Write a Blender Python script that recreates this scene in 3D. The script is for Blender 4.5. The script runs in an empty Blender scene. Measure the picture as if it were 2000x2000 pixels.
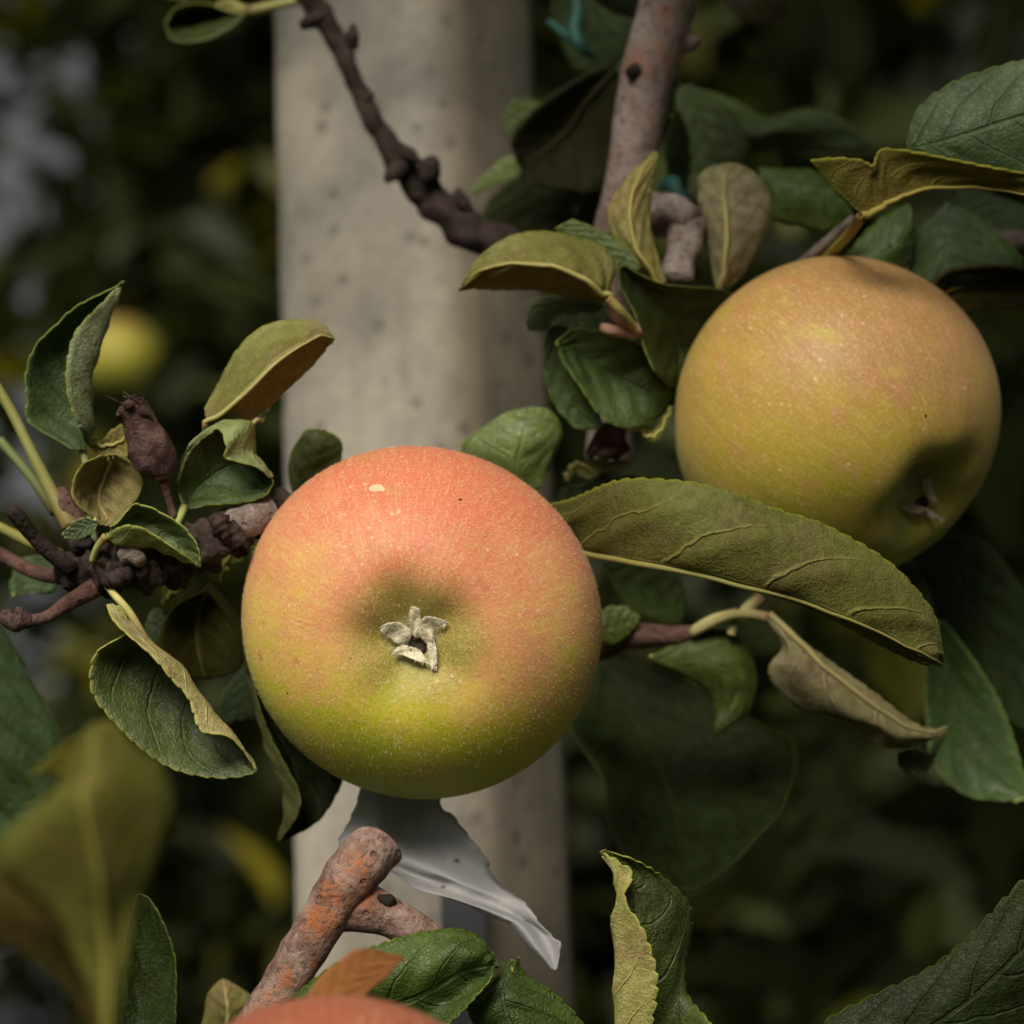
import bpy, math, random
import numpy as np
from mathutils import Vector, Matrix
from mathutils.bvhtree import BVHTree

# ------------------------------------------------------------------ camera
S = bpy.context.scene
COL = S.collection
PITCH = math.radians(12.0)
CAM = np.array([0.0, 0.0, 1.45])
RIGHT = np.array([1.0, 0.0, 0.0])
FWD = np.array([0.0, math.cos(PITCH), math.sin(PITCH)])
UP = np.array([0.0, -math.sin(PITCH), math.cos(PITCH)])
LENS, SENSOR = 70.0, 24.0
W = SENSOR / LENS
D0 = 0.585                                   # focus: the calyx of the near apple

cd = bpy.data.cameras.new('camera')
cam = bpy.data.objects.new('camera', cd)
COL.objects.link(cam)
cam.location = CAM.tolist()
cam.rotation_euler = (math.pi / 2 + PITCH, 0, 0)
cd.sensor_width = SENSOR
cd.sensor_fit = 'HORIZONTAL'
cd.lens = LENS
cd.clip_start = 0.02
cd.clip_end = 2000
cd.dof.use_dof = True
cd.dof.focus_distance = D0
cd.dof.aperture_fstop = 8.0
cd.dof.aperture_blades = 9
S.camera = cam

# ------------------------------------------------------------------ light
sun_dir = RIGHT * -0.22 + UP * 0.70 - FWD * 0.66         # towards the sun
sun_dir = sun_dir / np.linalg.norm(sun_dir)
elev = math.asin(sun_dir[2])
azim = math.atan2(sun_dir[0], sun_dir[1])
wd = bpy.data.worlds.new('World')
S.world = wd
wd.use_nodes = True
wt = wd.node_tree
sky = wt.nodes.new('ShaderNodeTexSky')
sky.sky_type = 'NISHITA'
sky.sun_disc = False
sky.sun_elevation = elev
sky.sun_rotation = azim
sky.air_density = 0.6
sky.dust_density = 6.0
sky.ozone_density = 0.3
bg = wt.nodes['Background']
bw = wt.nodes.new('ShaderNodeRGBToBW')                  # thin cloud: most of the blue is washed out
wt.links.new(sky.outputs[0], bw.inputs[0])
cl_ = wt.nodes.new('ShaderNodeMix')
cl_.data_type = 'RGBA'
cl_.inputs[0].default_value = 0.95
wt.links.new(sky.outputs[0], cl_.inputs[6])
wt.links.new(bw.outputs[0], cl_.inputs[7])
wt.links.new(cl_.outputs[2], bg.inputs[0])
bg.inputs[1].default_value = 0.064
ld = bpy.data.lights.new('sun', 'SUN')
ld.energy = 2.75
ld.angle = math.radians(27)
ld.color = (1.0, 0.90, 0.74)
sun = bpy.data.objects.new('sun', ld)
COL.objects.link(sun)
sun.rotation_euler = Vector(sun_dir.tolist()).to_track_quat('Z', 'Y').to_euler()
sun.location = (0, -1, 6)

vs = S.view_settings
vs.view_transform = 'Standard'
vs.look = 'None'
vs.gamma = 1.0
vs.use_curve_mapping = False
vs.exposure = 0.3
S.cycles.use_denoising = True
S.cycles.max_bounces = 6
S.cycles.sample_clamp_indirect = 4.0

R = np.random.RandomState(7)


def P(x, y, d):
    """photograph direction (x, y) at d cm beyond the focus plane -> world point"""
    D = D0 + d / 100.0
    return CAM + FWD * D + RIGHT * ((x - 1000.0) / 2000.0 * W * D) + UP * ((1000.0 - y) / 2000.0 * W * D)


# ------------------------------------------------------------------ node helpers
class NB:
    def __init__(s, name):
        s.m = bpy.data.materials.new(name)
        s.m.use_nodes = True
        s.t = s.m.node_tree
        for n in list(s.t.nodes):
            s.t.nodes.remove(n)
        s.out = s.n('ShaderNodeOutputMaterial')

    def n(s, typ, **kw):
        nd = s.t.nodes.new(typ)
        for k, v in kw.items():
            setattr(nd, k, v)
        return nd

    def put(s, sock, v):
        if isinstance(v, bpy.types.NodeSocket):
            s.t.links.new(v, sock)
        elif isinstance(v, (tuple, list)) and len(v) == 3 and sock.type == 'RGBA':
            sock.default_value = (*v, 1.0)
        else:
            sock.default_value = v

    def math(s, op, a, b=0.0, c=0.0, clamp=False):
        nd = s.n('ShaderNodeMath', operation=op, use_clamp=clamp)
        for i, v in enumerate((a, b, c)):
            s.put(nd.inputs[i], v)
        return nd.outputs[0]

    def step(s, v, a, b):
        """smooth 0..1 as v goes a -> b (a may exceed b)"""
        nd = s.n('ShaderNodeMapRange', interpolation_type='SMOOTHSTEP')
        s.put(nd.inputs[0], v)
        if a < b:
            vals = (a, b, 0.0, 1.0)
        else:
            vals = (b, a, 1.0, 0.0)
        for i, q in enumerate(vals):
            nd.inputs[i + 1].default_value = q
        return nd.outputs[0]

    def mix(s, f, a, b, mode='MIX'):
        nd = s.n('ShaderNodeMix', data_type='RGBA', blend_type=mode)
        s.put(nd.inputs[0], f)
        s.put(nd.inputs[6], a)
        s.put(nd.inputs[7], b)
        return nd.outputs[2]

    def noise(s, vec, scale, detail=3.0, rough=0.5, dist=0.0):
        nd = s.n('ShaderNodeTexNoise')
        s.put(nd.inputs['Vector'], vec)
        nd.inputs['Scale'].default_value = scale
        nd.inputs['Detail'].default_value = detail
        nd.inputs['Roughness'].default_value = rough
        nd.inputs['Distortion'].default_value = dist
        return nd.outputs[0]

    def voro(s, vec, scale, feature='F1', rnd=1.0):
        nd = s.n('ShaderNodeTexVoronoi', feature=feature)
        s.put(nd.inputs['Vector'], vec)
        nd.inputs['Scale'].default_value = scale
        nd.inputs['Randomness'].default_value = rnd
        return nd.outputs[0]

    def ramp(s, f, stops):
        nd = s.n('ShaderNodeValToRGB')
        cr = nd.color_ramp
        while len(cr.elements) < len(stops):
            cr.elements.new(0.5)
        for e, (p, c) in zip(cr.elements, stops):
            e.position = p
            e.color = (*c, 1)
        s.put(nd.inputs[0], f)
        return nd.outputs[0]

    def bump(s, h, strength, dist):
        nd = s.n('ShaderNodeBump')
        nd.inputs['Strength'].default_value = strength
        nd.inputs['Distance'].default_value = dist
        s.put(nd.inputs['Height'], h)
        return nd.outputs[0]

    def bsdf(s, col, rough=0.5, spec=0.5, normal=None, **kw):
        nd = s.n('ShaderNodeBsdfPrincipled')
        s.put(nd.inputs['Base Color'], col)
        s.put(nd.inputs['Roughness'], rough)
        s.put(nd.inputs['Specular IOR Level'], spec)
        if normal is not None:
            s.put(nd.inputs['Normal'], normal)
        for k, v in kw.items():
            s.put(nd.inputs[k.replace('_', ' ')], v)
        return nd.outputs[0]

    def end(s, shader):
        s.t.links.new(shader, s.out.inputs[0])
        return s.m

    def obj(s):
        return s.n('ShaderNodeTexCoord').outputs['Object']

    def uv(s):
        sep = s.n('ShaderNodeSeparateXYZ')
        s.t.links.new(s.n('ShaderNodeTexCoord').outputs['UV'], sep.inputs[0])
        return sep.outputs[0], sep.outputs[1]

    def objcol(s):
        return s.n('ShaderNodeObjectInfo').outputs['Color']


NV, SV = 5.2, 1.75            # lateral veins per side, how far they sweep towards the tip


def leaf_material(name, under, pale=False):
    b = NB(name)
    U, V = b.uv()
    o = b.obj()
    x = b.math('MULTIPLY_ADD', U, 2.0, -1.0)
    a = b.math('ABSOLUTE', x)
    side = b.math('GREATER_THAN', x, 0.0)
    wob = b.noise(o, 90, 3)
    ph = b.math('MULTIPLY', V, NV)
    ph = b.math('SUBTRACT', ph, b.math('MULTIPLY', b.math('POWER', a, 1.5), SV))
    ph = b.math('ADD', ph, b.math('MULTIPLY', side, 0.42))
    ph = b.math('ADD', ph, b.math('MULTIPLY', wob, 0.5))
    dist = b.math('ABSOLUTE', b.math('SUBTRACT', b.math('FRACT', ph), 0.5))
    lat = b.step(dist, 0.05, 0.012)
    lat = b.math('MULTIPLY', lat, b.step(a, 1.0, 0.55))
    halo = b.math('MULTIPLY', b.step(dist, 0.26, 0.02), b.step(a, 1.0, 0.5))
    midr = b.step(a, 0.055, 0.02)
    vein = b.math('MAXIMUM', lat, midr)
    wv = b.n('ShaderNodeTexNoise')
    b.put(wv.inputs['Vector'], o)
    wv.inputs['Scale'].default_value = 500
    va = b.n('ShaderNodeVectorMath', operation='MULTIPLY_ADD')
    b.put(va.inputs[0], wv.outputs[1])
    va.inputs[1].default_value = (0.0022, 0.0022, 0.0022)
    b.put(va.inputs[2], o)
    net = b.voro(va.outputs[0], 900, 'DISTANCE_TO_EDGE')
    netm = b.step(net, 0.20, 0.0)
    big = b.noise(o, 45, 4, 0.6)
    fine = b.noise(o, 420, 4, 0.65)
    edge = b.step(a, 0.962, 0.992)
    tint = b.objcol()
    if under:
        c = b.ramp(big, [(0.30, (0.160, 0.172, 0.045)), (0.5, (0.245, 0.257, 0.092)), (0.68, (0.310, 0.315, 0.155))])
        if pale:
            c = b.ramp(big, [(0.30, (0.260, 0.235, 0.110)), (0.5, (0.370, 0.335, 0.175)), (0.68, (0.440, 0.400, 0.255))])
        else:
            inner = b.math('MULTIPLY', b.step(a, 0.85, 0.15), 0.55)
            c = b.mix(inner, c, b.mix(1.0, c, (0.70, 0.60, 0.30), 'MULTIPLY'))
        pink = b.step(b.noise(o, 75, 5, 0.65), 0.50, 0.66)
        c = b.mix(b.math('MULTIPLY', b.step(b.noise(o, 120, 4, 0.6), 0.48, 0.66), 0.25 if pale else 0.55), c, (0.135, 0.115, 0.022))
        c = b.mix(b.math('MULTIPLY', pink, 0.55), c, (0.33, 0.21, 0.17))
        c = b.mix(b.math('MULTIPLY', netm, 0.30), c, (0.40, 0.35, 0.15))
        c = b.mix(b.math('MULTIPLY', b.step(fine, 0.42, 0.62), 0.5), c, (0.15, 0.13, 0.035))
        c = b.mix(b.math('MULTIPLY', vein, 0.75), c, (0.46, 0.40, 0.19))
        c = b.mix(b.math('MULTIPLY', edge, 0.4 if pale else 0.9), c, (0.40, 0.40, 0.06))
        rough, spec = 0.75, 0.22
        h = b.math('ADD', b.math('MULTIPLY', vein, 1.6), b.math('MULTIPLY', netm, 0.28))
        h = b.math('ADD', h, b.math('MULTIPLY', fine, 0.9))
        tcol = (0.22, 0.25, 0.03)
    else:
        c = b.ramp(big, [(0.30, (0.028, 0.039, 0.008)), (0.52, (0.058, 0.078, 0.018)), (0.72, (0.108, 0.130, 0.038))])
        c = b.mix(b.math('MULTIPLY', b.step(fine, 0.45, 0.70), 0.45), c, (0.110, 0.135, 0.075))
        c = b.mix(b.math('MULTIPLY', netm, 0.30), c, (0.095, 0.115, 0.045))
        c = b.mix(b.math('MULTIPLY', b.step(b.noise(o, 170, 4, 0.65), 0.52, 0.66), 0.5), c, (0.020, 0.029, 0.006))
        c = b.mix(b.math('MULTIPLY', halo, 0.25), c, (0.030, 0.045, 0.012))
        c = b.mix(b.math('MULTIPLY', vein, 0.40), c, (0.11, 0.125, 0.05))
        spot = b.step(b.noise(o, 130, 2, 0.4), 0.70, 0.76)
        c = b.mix(b.math('MULTIPLY', spot, 0.5), c, (0.06, 0.035, 0.012))
        c = b.mix(b.math('MULTIPLY', edge, 0.5), c, (0.24, 0.25, 0.045))
        rough = b.math('MULTIPLY_ADD', fine, 0.34, 0.32)
        sx = b.n('ShaderNodeSeparateColor')
        b.put(sx.inputs[0], tint)
        spec = b.math('MULTIPLY', sx.outputs[1], 0.40, clamp=True)
        h = b.math('SUBTRACT', b.math('MULTIPLY', fine, 0.8), b.math('MULTIPLY', vein, 1.3))
        h = b.math('SUBTRACT', h, b.math('MULTIPLY', netm, 0.30))
        tcol = (0.16, 0.20, 0.02)
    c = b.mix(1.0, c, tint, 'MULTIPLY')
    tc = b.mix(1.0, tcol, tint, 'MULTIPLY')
    nrm = b.bump(h, 0.8, 0.00038)
    p = b.bsdf(c, rough, spec, nrm)
    tr = b.n('ShaderNodeBsdfTranslucent')
    b.put(tr.inputs[0], tc)
    mx = b.n('ShaderNodeMixShader')
    mx.inputs[0].default_value = 0.28
    b.t.links.new(p, mx.inputs[1])
    b.t.links.new(tr.outputs[0], mx.inputs[2])
    return b.end(mx.outputs[0])


def rim_material():
    b = NB('leaf_margin')
    n = b.noise(b.obj(), 260, 3)
    c = b.ramp(n, [(0.35, (0.17, 0.175, 0.03)), (0.62, (0.25, 0.25, 0.05)), (0.75, (0.19, 0.11, 0.06))])
    c = b.mix(1.0, c, b.objcol(), 'MULTIPLY')
    return b.end(b.bsdf(c, 0.6, 0.3))


def petiole_material():
    b = NB('petiole_skin')
    U, V = b.uv()
    o = b.obj()
    c = b.mix(b.noise(o, 160, 3), (0.30, 0.28, 0.08), (0.40, 0.37, 0.17))
    red = b.step(b.math('ADD', V, b.math('MULTIPLY', b.noise(o, 120, 2), 0.3)), 0.55, 0.05)
    c = b.mix(b.math('MULTIPLY', red, 0.65), c, (0.17, 0.045, 0.03))
    c = b.mix(1.0, c, b.objcol(), 'MULTIPLY')
    return b.end(b.bsdf(c, 0.6, 0.35, b.bump(b.noise(o, 900, 2), 0.4, 0.0002)))


def midrib_material():
    b = NB('midrib_skin')
    o = b.obj()
    c = b.mix(b.noise(o, 200, 3), (0.34, 0.29, 0.10), (0.46, 0.41, 0.20))
    c = b.mix(1.0, c, b.objcol(), 'MULTIPLY')
    return b.end(b.bsdf(c, 0.65, 0.3))


def bark_material(name, base, light, lesion, lesion_amt, scale=1.0, sores=()):
    b = NB(name)
    o = b.obj()
    mp = b.n('ShaderNodeMapping')
    b.put(mp.inputs[0], o)
    n1 = b.noise(o, 120 * scale, 5, 0.65)
    n2 = b.noise(o, 700 * scale, 4, 0.7)
    c = b.mix(b.step(n1, 0.36, 0.62), base, light)
    c = b.mix(b.math('MULTIPLY', b.step(n2, 0.50, 0.36), 0.6), c, tuple(v * 0.4 for v in base))
    c = b.mix(b.math('MULTIPLY', b.step(n2, 0.60, 0.72), 0.6), c, tuple(min(1, v * 1.5) for v in light))
    les = b.step(b.noise(o, 85 * scale, 4, 0.6), 0.62 - 0.22 * lesion_amt, 0.74 - 0.16 * lesion_amt)
    les = b.math('MULTIPLY', les, b.step(n2, 0.36, 0.55))
    c = b.mix(b.math('MULTIPLY', les, 0.9 * min(1.0, lesion_amt * 2)), c, lesion)
    for (q, rad) in sores:                       # rusty sores where the bark has flaked
        ds = b.n('ShaderNodeVectorMath', operation='DISTANCE')
        b.put(ds.inputs[0], o)
        ds.inputs[1].default_value = tuple(float(v) for v in q)
        dd = b.math('ADD', ds.outputs['Value'], b.math('MULTIPLY', b.math('SUBTRACT', b.noise(o, 420, 5, 0.7), 0.5), rad * 1.6))
        mk = b.step(dd, rad * 1.25, rad * 0.1)
        mk = b.math('MULTIPLY', mk, b.step(n2, 0.36, 0.62))
        c = b.mix(mk, c, lesion)
    lent = b.step(b.voro(o, 260 * scale), 0.20, 0.12)
    c = b.mix(b.math('MULTIPLY', lent, 0.3), c, (0.06, 0.04, 0.03))
    h = b.math('ADD', b.math('MULTIPLY', n1, 0.7), b.math('MULTIPLY', n2, 0.5))
    h = b.math('SUBTRACT', h, b.math('MULTIPLY', lent, 0.3))
    return b.end(b.bsdf(c, 0.78, 0.22, b.bump(h, 1.0, 0.0014)))


def plain_material(name, col, rough=0.7, spec=0.3, var=0.4, scale=300):
    b = NB(name)
    o = b.obj()
    n = b.noise(o, scale, 4, 0.6)
    c = b.mix(n, tuple(v * (1 - var) for v in col), tuple(min(1, v * (1 + var)) for v in col))
    return b.end(b.bsdf(c, rough, spec, b.bump(n, 0.5, 0.0004)))


def apple_material(name, stops, bdir, noise_amt=0.5, fuzz=0.5, basin=0.8, mottle=0.0, sores=()):
    b = NB(name)
    o = b.obj()
    nv = b.n('ShaderNodeVectorMath', operation='NORMALIZE')
    b.put(nv.inputs[0], o)
    nrm = nv.outputs[0]
    dt = b.n('ShaderNodeVectorMath', operation='DOT_PRODUCT')
    b.put(dt.inputs[0], nrm)
    dt.inputs[1].default_value = tuple(bdir)
    sep = b.n('ShaderNodeSeparateXYZ')
    b.put(sep.inputs[0], nrm)
    nz = sep.outputs[2]
    big = b.noise(o, 38, 4, 0.55)
    mid = b.noise(o, 210, 5, 0.7)
    # meridian streaks: stretch along the axis
    mp = b.n('ShaderNodeMapping')
    mp.inputs['Scale'].default_value = (1, 1, 0.22)
    b.put(mp.inputs[0], o)
    xy = b.n('ShaderNodeCombineXYZ')               # streaks run from stalk to calyx
    b.put(xy.inputs[0], sep.outputs[0])
    b.put(xy.inputs[1], sep.outputs[1])
    nx = b.n('ShaderNodeVectorMath', operation='NORMALIZE')
    b.put(nx.inputs[0], xy.outputs[0])
    ml = b.n('ShaderNodeVectorMath', operation='MULTIPLY_ADD')
    b.put(ml.inputs[0], nrm)
    ml.inputs[1].default_value = (0.10, 0.10, 0.10)
    b.put(ml.inputs[2], nx.outputs[0])
    streak = b.noise(ml.outputs[0], 17, 5, 0.7)
    g = b.math('MULTIPLY_ADD', dt.outputs['Value'], 0.5, 0.5)
    g = b.math('ADD', g, b.math('MULTIPLY', b.math('SUBTRACT', big, 0.5), noise_amt))
    g = b.math('ADD', g, b.math('MULTIPLY', b.math('SUBTRACT', mid, 0.5), 0.34))
    g = b.math('ADD', g, b.math('MULTIPLY', b.math('SUBTRACT', streak, 0.5), 0.40))
    c = b.ramp(g, stops)
    nzw = b.math('ADD', nz, b.math('MULTIPLY', b.math('SUBTRACT', b.noise(o, 90, 4, 0.6), 0.5), 0.14))
    bm = b.step(nzw, 0.84, 0.98)
    c = b.mix(b.math('MULTIPLY', bm, basin), c, (0.25, 0.262, 0.030))
    if mottle:
        mo = b.step(b.noise(o, 115, 5, 0.65), 0.52, 0.68)
        c = b.mix(b.math('MULTIPLY', mo, mottle), c, (0.46, 0.215, 0.095))
        mo2 = b.step(b.noise(o, 70, 4, 0.6), 0.54, 0.70)
        c = b.mix(b.math('MULTIPLY', mo2, mottle), c, (0.42, 0.34, 0.035))
    for (q, rad, colr) in sores:
        ds = b.n('ShaderNodeVectorMath', operation='DISTANCE')
        b.put(ds.inputs[0], o)
        ds.inputs[1].default_value = tuple(float(v) for v in q)
        dd = b.math('ADD', ds.outputs['Value'], b.math('MULTIPLY', b.math('SUBTRACT', b.noise(o, 260, 4, 0.6), 0.5), rad * 1.5))
        c = b.mix(b.math('MULTIPLY', b.step(dd, rad, rad * 0.3), 0.7), c, colr)
    st2 = b.noise(ml.outputs[0], 46, 4, 0.7)
    fl = b.math('MULTIPLY', b.step(st2, 0.53, 0.68), b.step(nz, 0.97, 0.80))
    c = b.mix(b.math('MULTIPLY', fl, 0.26), c, b.mix(0.6, c, (0.88, 0.66, 0.36)))
    fl2 = b.math('MULTIPLY', b.step(b.noise(ml.outputs[0], 30, 4, 0.7), 0.47, 0.34), b.step(g, 0.5, 0.75))
    c = b.mix(b.math('MULTIPLY', fl2, 0.45), c, b.mix(1.0, c, (0.95, 0.66, 0.62), 'MULTIPLY'))
    # pale wool and fine tomentum
    sp = b.noise(o, 1500, 3, 0.75)
    sp2 = b.noise(mp.outputs[0], 2300, 2, 0.6)
    f = b.math('MULTIPLY', b.step(sp, 0.50, 0.68), fuzz)
    c = b.mix(f, c, b.mix(0.5, c, (0.86, 0.72, 0.48)))
    f2 = b.math('MULTIPLY', b.step(sp2, 0.58, 0.72), fuzz)
    c = b.mix(f2, c, b.mix(0.6, c, (0.95, 0.80, 0.55)))
    f3 = b.math('MULTIPLY', b.step(sp, 0.47, 0.33), fuzz * 0.55)
    c = b.mix(f3, c, b.mix(1.0, c, (0.66, 0.52, 0.30), 'MULTIPLY'))
    ln = b.voro(o, 270)
    rnd = b.noise(o, 190, 1)
    lm = b.math('MULTIPLY', b.step(ln, 0.15, 0.05), b.step(rnd, 0.36, 0.52))
    c = b.mix(b.math('MULTIPLY', lm, 0.5), c, (0.86, 0.66, 0.40))
    br = b.math('MULTIPLY', b.step(b.voro(o, 75), 0.10, 0.03), 0.5)
    c = b.mix(br, c, (0.22, 0.13, 0.03))
    wool = b.step(b.math('ADD', nz, b.math('MULTIPLY', b.math('SUBTRACT', sp, 0.5), 0.02)), 0.972, 0.999)
    c = b.mix(b.math('MULTIPLY', wool, 0.5), c, (0.60, 0.57, 0.38))
    h = b.math('ADD', b.math('MULTIPLY', sp, 0.6), b.math('MULTIPLY', mid, 0.6))
    p = b.bsdf(c, 0.50, 0.32, b.bump(h, 0.35, 0.00035), Sheen_Weight=0.05, Sheen_Roughness=0.5)
    return b.end(p)


def concrete_material():
    b = NB('cast_concrete')
    o = b.obj()
    n1 = b.noise(o, 24, 6, 0.68)
    n2 = b.noise(o, 160, 5, 0.7)
    n3 = b.noise(o, 1100, 3, 0.7)
    c = b.ramp(n1, [(0.36, (0.175, 0.165, 0.146)), (0.5, (0.285, 0.264, 0.226)), (0.62, (0.40, 0.360, 0.290))])
    mp = b.n('ShaderNodeMapping')
    mp.inputs['Scale'].default_value = (1, 1, 0.08)
    b.put(mp.inputs[0], o)
    st_ = b.noise(mp.outputs[0], 60, 4, 0.6)
    c = b.mix(b.math('MULTIPLY', b.step(st_, 0.50, 0.66), 0.45), c, (0.22, 0.19, 0.145))
    c = b.mix(b.math('MULTIPLY', b.step(n2, 0.42, 0.68), 0.30), c, (0.26, 0.235, 0.20))
    c = b.mix(b.math('MULTIPLY', b.step(n3, 0.4, 0.7), 0.22), c, (0.50, 0.45, 0.36))
    v = b.voro(o, 100)
    rnd = b.noise(o, 60, 2)
    pit = b.math('MULTIPLY', b.step(v, 0.25, 0.12), b.step(rnd, 0.22, 0.36))
    c = b.mix(b.math('MULTIPLY', pit, 0.55), c, (0.13, 0.12, 0.105))
    v2 = b.voro(o, 240)
    pit2 = b.math('MULTIPLY', b.step(v2, 0.2, 0.1), b.step(rnd, 0.5, 0.6))
    c = b.mix(b.math('MULTIPLY', pit2, 0.45), c, (0.15, 0.135, 0.12))
    fd = b.n('ShaderNodeVectorMath', operation='DOT_PRODUCT')     # one face browned: part staining, part its shade put into the colour
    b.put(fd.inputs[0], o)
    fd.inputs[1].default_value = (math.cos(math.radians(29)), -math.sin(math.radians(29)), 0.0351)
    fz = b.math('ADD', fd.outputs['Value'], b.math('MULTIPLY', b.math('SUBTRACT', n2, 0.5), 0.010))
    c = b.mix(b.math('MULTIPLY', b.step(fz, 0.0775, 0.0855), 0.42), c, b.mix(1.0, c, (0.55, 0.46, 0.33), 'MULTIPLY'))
    h = b.math('SUBTRACT', b.math('MULTIPLY', n2, 0.5), b.math('ADD', b.math('MULTIPLY', pit, 0.5), b.math('MULTIPLY', pit2, 0.4)))
    return b.end(b.bsdf(c, 0.9, 0.2, b.bump(h, 0.5, 0.0008)))


def film_material():
    b = NB('grey_plastic_film')
    o = b.obj()
    n = b.noise(o, 60, 4, 0.6)
    c = b.ramp(n, [(0.3, (0.36, 0.36, 0.365)), (0.7, (0.50, 0.49, 0.49))])
    c = b.mix(b.math('MULTIPLY', b.step(b.noise(o, 520, 3, 0.7), 0.5, 0.7), 0.35), c, (0.42, 0.41, 0.40))
    c = b.mix(b.math('MULTIPLY', b.step(b.voro(o, 130), 0.13, 0.06), 0.8), c, (0.05, 0.035, 0.02))
    p = b.bsdf(c, 0.6, 0.3, b.bump(b.noise(o, 190, 5, 0.65), 0.7, 0.0010))
    tr = b.n('ShaderNodeBsdfTranslucent')
    b.put(tr.inputs[0], (0.75, 0.75, 0.75))
    mx = b.n('ShaderNodeMixShader')
    mx.inputs[0].default_value = 0.45
    b.t.links.new(p, mx.inputs[1])
    b.t.links.new(tr.outputs[0], mx.inputs[2])
    return b.end(mx.outputs[0])


def crown_material():
    b = NB('orchard_foliage')
    at = b.n('ShaderNodeAttribute', attribute_name='tint')
    o = b.obj()
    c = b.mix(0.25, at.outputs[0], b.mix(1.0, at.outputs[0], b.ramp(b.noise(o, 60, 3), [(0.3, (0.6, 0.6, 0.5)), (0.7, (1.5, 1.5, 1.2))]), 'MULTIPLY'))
    p = b.bsdf(c, 0.55, 0.25)
    tr = b.n('ShaderNodeBsdfTranslucent')
    b.put(tr.inputs[0], b.mix(1.0, c, (1.6, 1.7, 0.5), 'MULTIPLY'))
    mx = b.n('ShaderNodeMixShader')
    mx.inputs[0].default_value = 0.25
    b.t.links.new(p, mx.inputs[1])
    b.t.links.new(tr.outputs[0], mx.inputs[2])
    return b.end(mx.outputs[0])


def ground_material():
    b = NB('orchard_grass')
    o = b.obj()
    n = b.noise(o, 1.5, 6, 0.7)
    n2 = b.noise(o, 40, 4, 0.7)
    c = b.ramp(n, [(0.35, (0.035, 0.050, 0.015)), (0.6, (0.075, 0.095, 0.030)), (0.75, (0.14, 0.12, 0.07))])
    c = b.mix(b.math('MULTIPLY', n2, 0.5), c, (0.03, 0.045, 0.012))
    return b.end(b.bsdf(c, 0.9, 0.15, b.bump(n2, 0.8, 0.03)))


M_TOP = leaf_material('leaf_upper_side', False)
M_UND = leaf_material('leaf_underside', True)
M_PAL = leaf_material('leaf_underside_downy', True, True)
M_RIM = rim_material()
M_PET = petiole_material()
M_MID = midrib_material()
M_BARK_DARK = bark_material('dark_spur_bark', (0.019, 0.012, 0.009), (0.046, 0.032, 0.025), (0.12, 0.06, 0.035), 0.2)
M_BARK_PINK = bark_material('pinkish_branch_bark', (0.215, 0.155, 0.128), (0.35, 0.275, 0.240), (0.36, 0.125, 0.060), 0.42, 0.8)
_cb = P(520, 1960, 1.2)
M_BARK_CUT = bark_material('grey_pink_branch_bark', (0.165, 0.090, 0.066), (0.34, 0.240, 0.195), (0.38, 0.125, 0.040), 0.38,
                           sores=[(P(655, 1790, .7) - _cb, .0062), (P(700, 1690, .7) - _cb, .0042), (P(640, 1730, .7) - _cb, .0030), (P(560, 1910, .75) - _cb, .0028), (P(612, 1800, .75) - _cb, .0034)])
M_BARK_GREY = bark_material('grey_spur_bark', (0.15, 0.115, 0.095), (0.27, 0.225, 0.20), (0.25, 0.12, 0.06), 0.2)
M_TWIG_RED = bark_material('reddish_twig_bark', (0.070, 0.032, 0.022), (0.130, 0.074, 0.058), (0.14, 0.04, 0.016), 0.3)
M_WITHER = bark_material('withered_skin', (0.050, 0.020, 0.016), (0.125, 0.075, 0.062), (0.03, 0.012, 0.01), 0.4, 2.2)
M_DRYLEAF = plain_material('dry_leaf', (0.26, 0.105, 0.030), 0.8, 0.2, 0.5, 90)
def sepal_material():
    b = NB('woolly_sepal')
    o = b.obj()
    n = b.noise(o, 420, 5, 0.7)
    c = b.ramp(n, [(0.28, (0.20, 0.13, 0.06)), (0.38, (0.52, 0.46, 0.30)), (0.58, (0.74, 0.68, 0.50))])
    return b.end(b.bsdf(c, 0.95, 0.1, b.bump(b.noise(o, 1400, 3, 0.7), 0.9, 0.0004)))


M_SEPAL = sepal_material()
M_SEPAL_DRY = plain_material('dry_sepal', (0.32, 0.26, 0.17), 0.9, 0.1, 0.5, 700)
M_STAMEN = plain_material('dry_stamen', (0.035, 0.022, 0.014), 0.7, 0.3, 0.6, 1500)
M_FUZZ = plain_material('apple_down', (0.66, 0.54, 0.26), 0.9, 0.1, 0.1, 200)
M_SPECK = plain_material('dark_speck', (0.03, 0.012, 0.008), 0.8, 0.2, 0.3)
M_SCALE = plain_material('pale_scale', (0.72, 0.50, 0.30), 0.6, 0.3, 0.2)
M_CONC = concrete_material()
M_FILM = film_material()
M_TIE = plain_material('teal_plastic', (0.012, 0.060, 0.046), 0.6, 0.3, 0.5)
M_STAKE = plain_material('dark_steel', (0.05, 0.055, 0.062), 0.5, 0.5, 0.3, 60)
M_CROWN = crown_material()
M_BUD = plain_material('pink_bud', (0.30, 0.17, 0.115), 0.8, 0.2, 0.5)


# ------------------------------------------------------------------ object helpers
def thing(name, label, cat, loc, group=None):
    o = bpy.data.objects.new(name, None)
    o.empty_display_size = 0.01
    COL.objects.link(o)
    o.location = [float(v) for v in loc]
    o['label'] = label
    o['category'] = cat
    if group:
        o['group'] = group
    return o


def origin(o):
    p = np.zeros(3)
    while o is not None:
        p = p + np.array(o.location)
        o = o.parent
    return p


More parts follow.
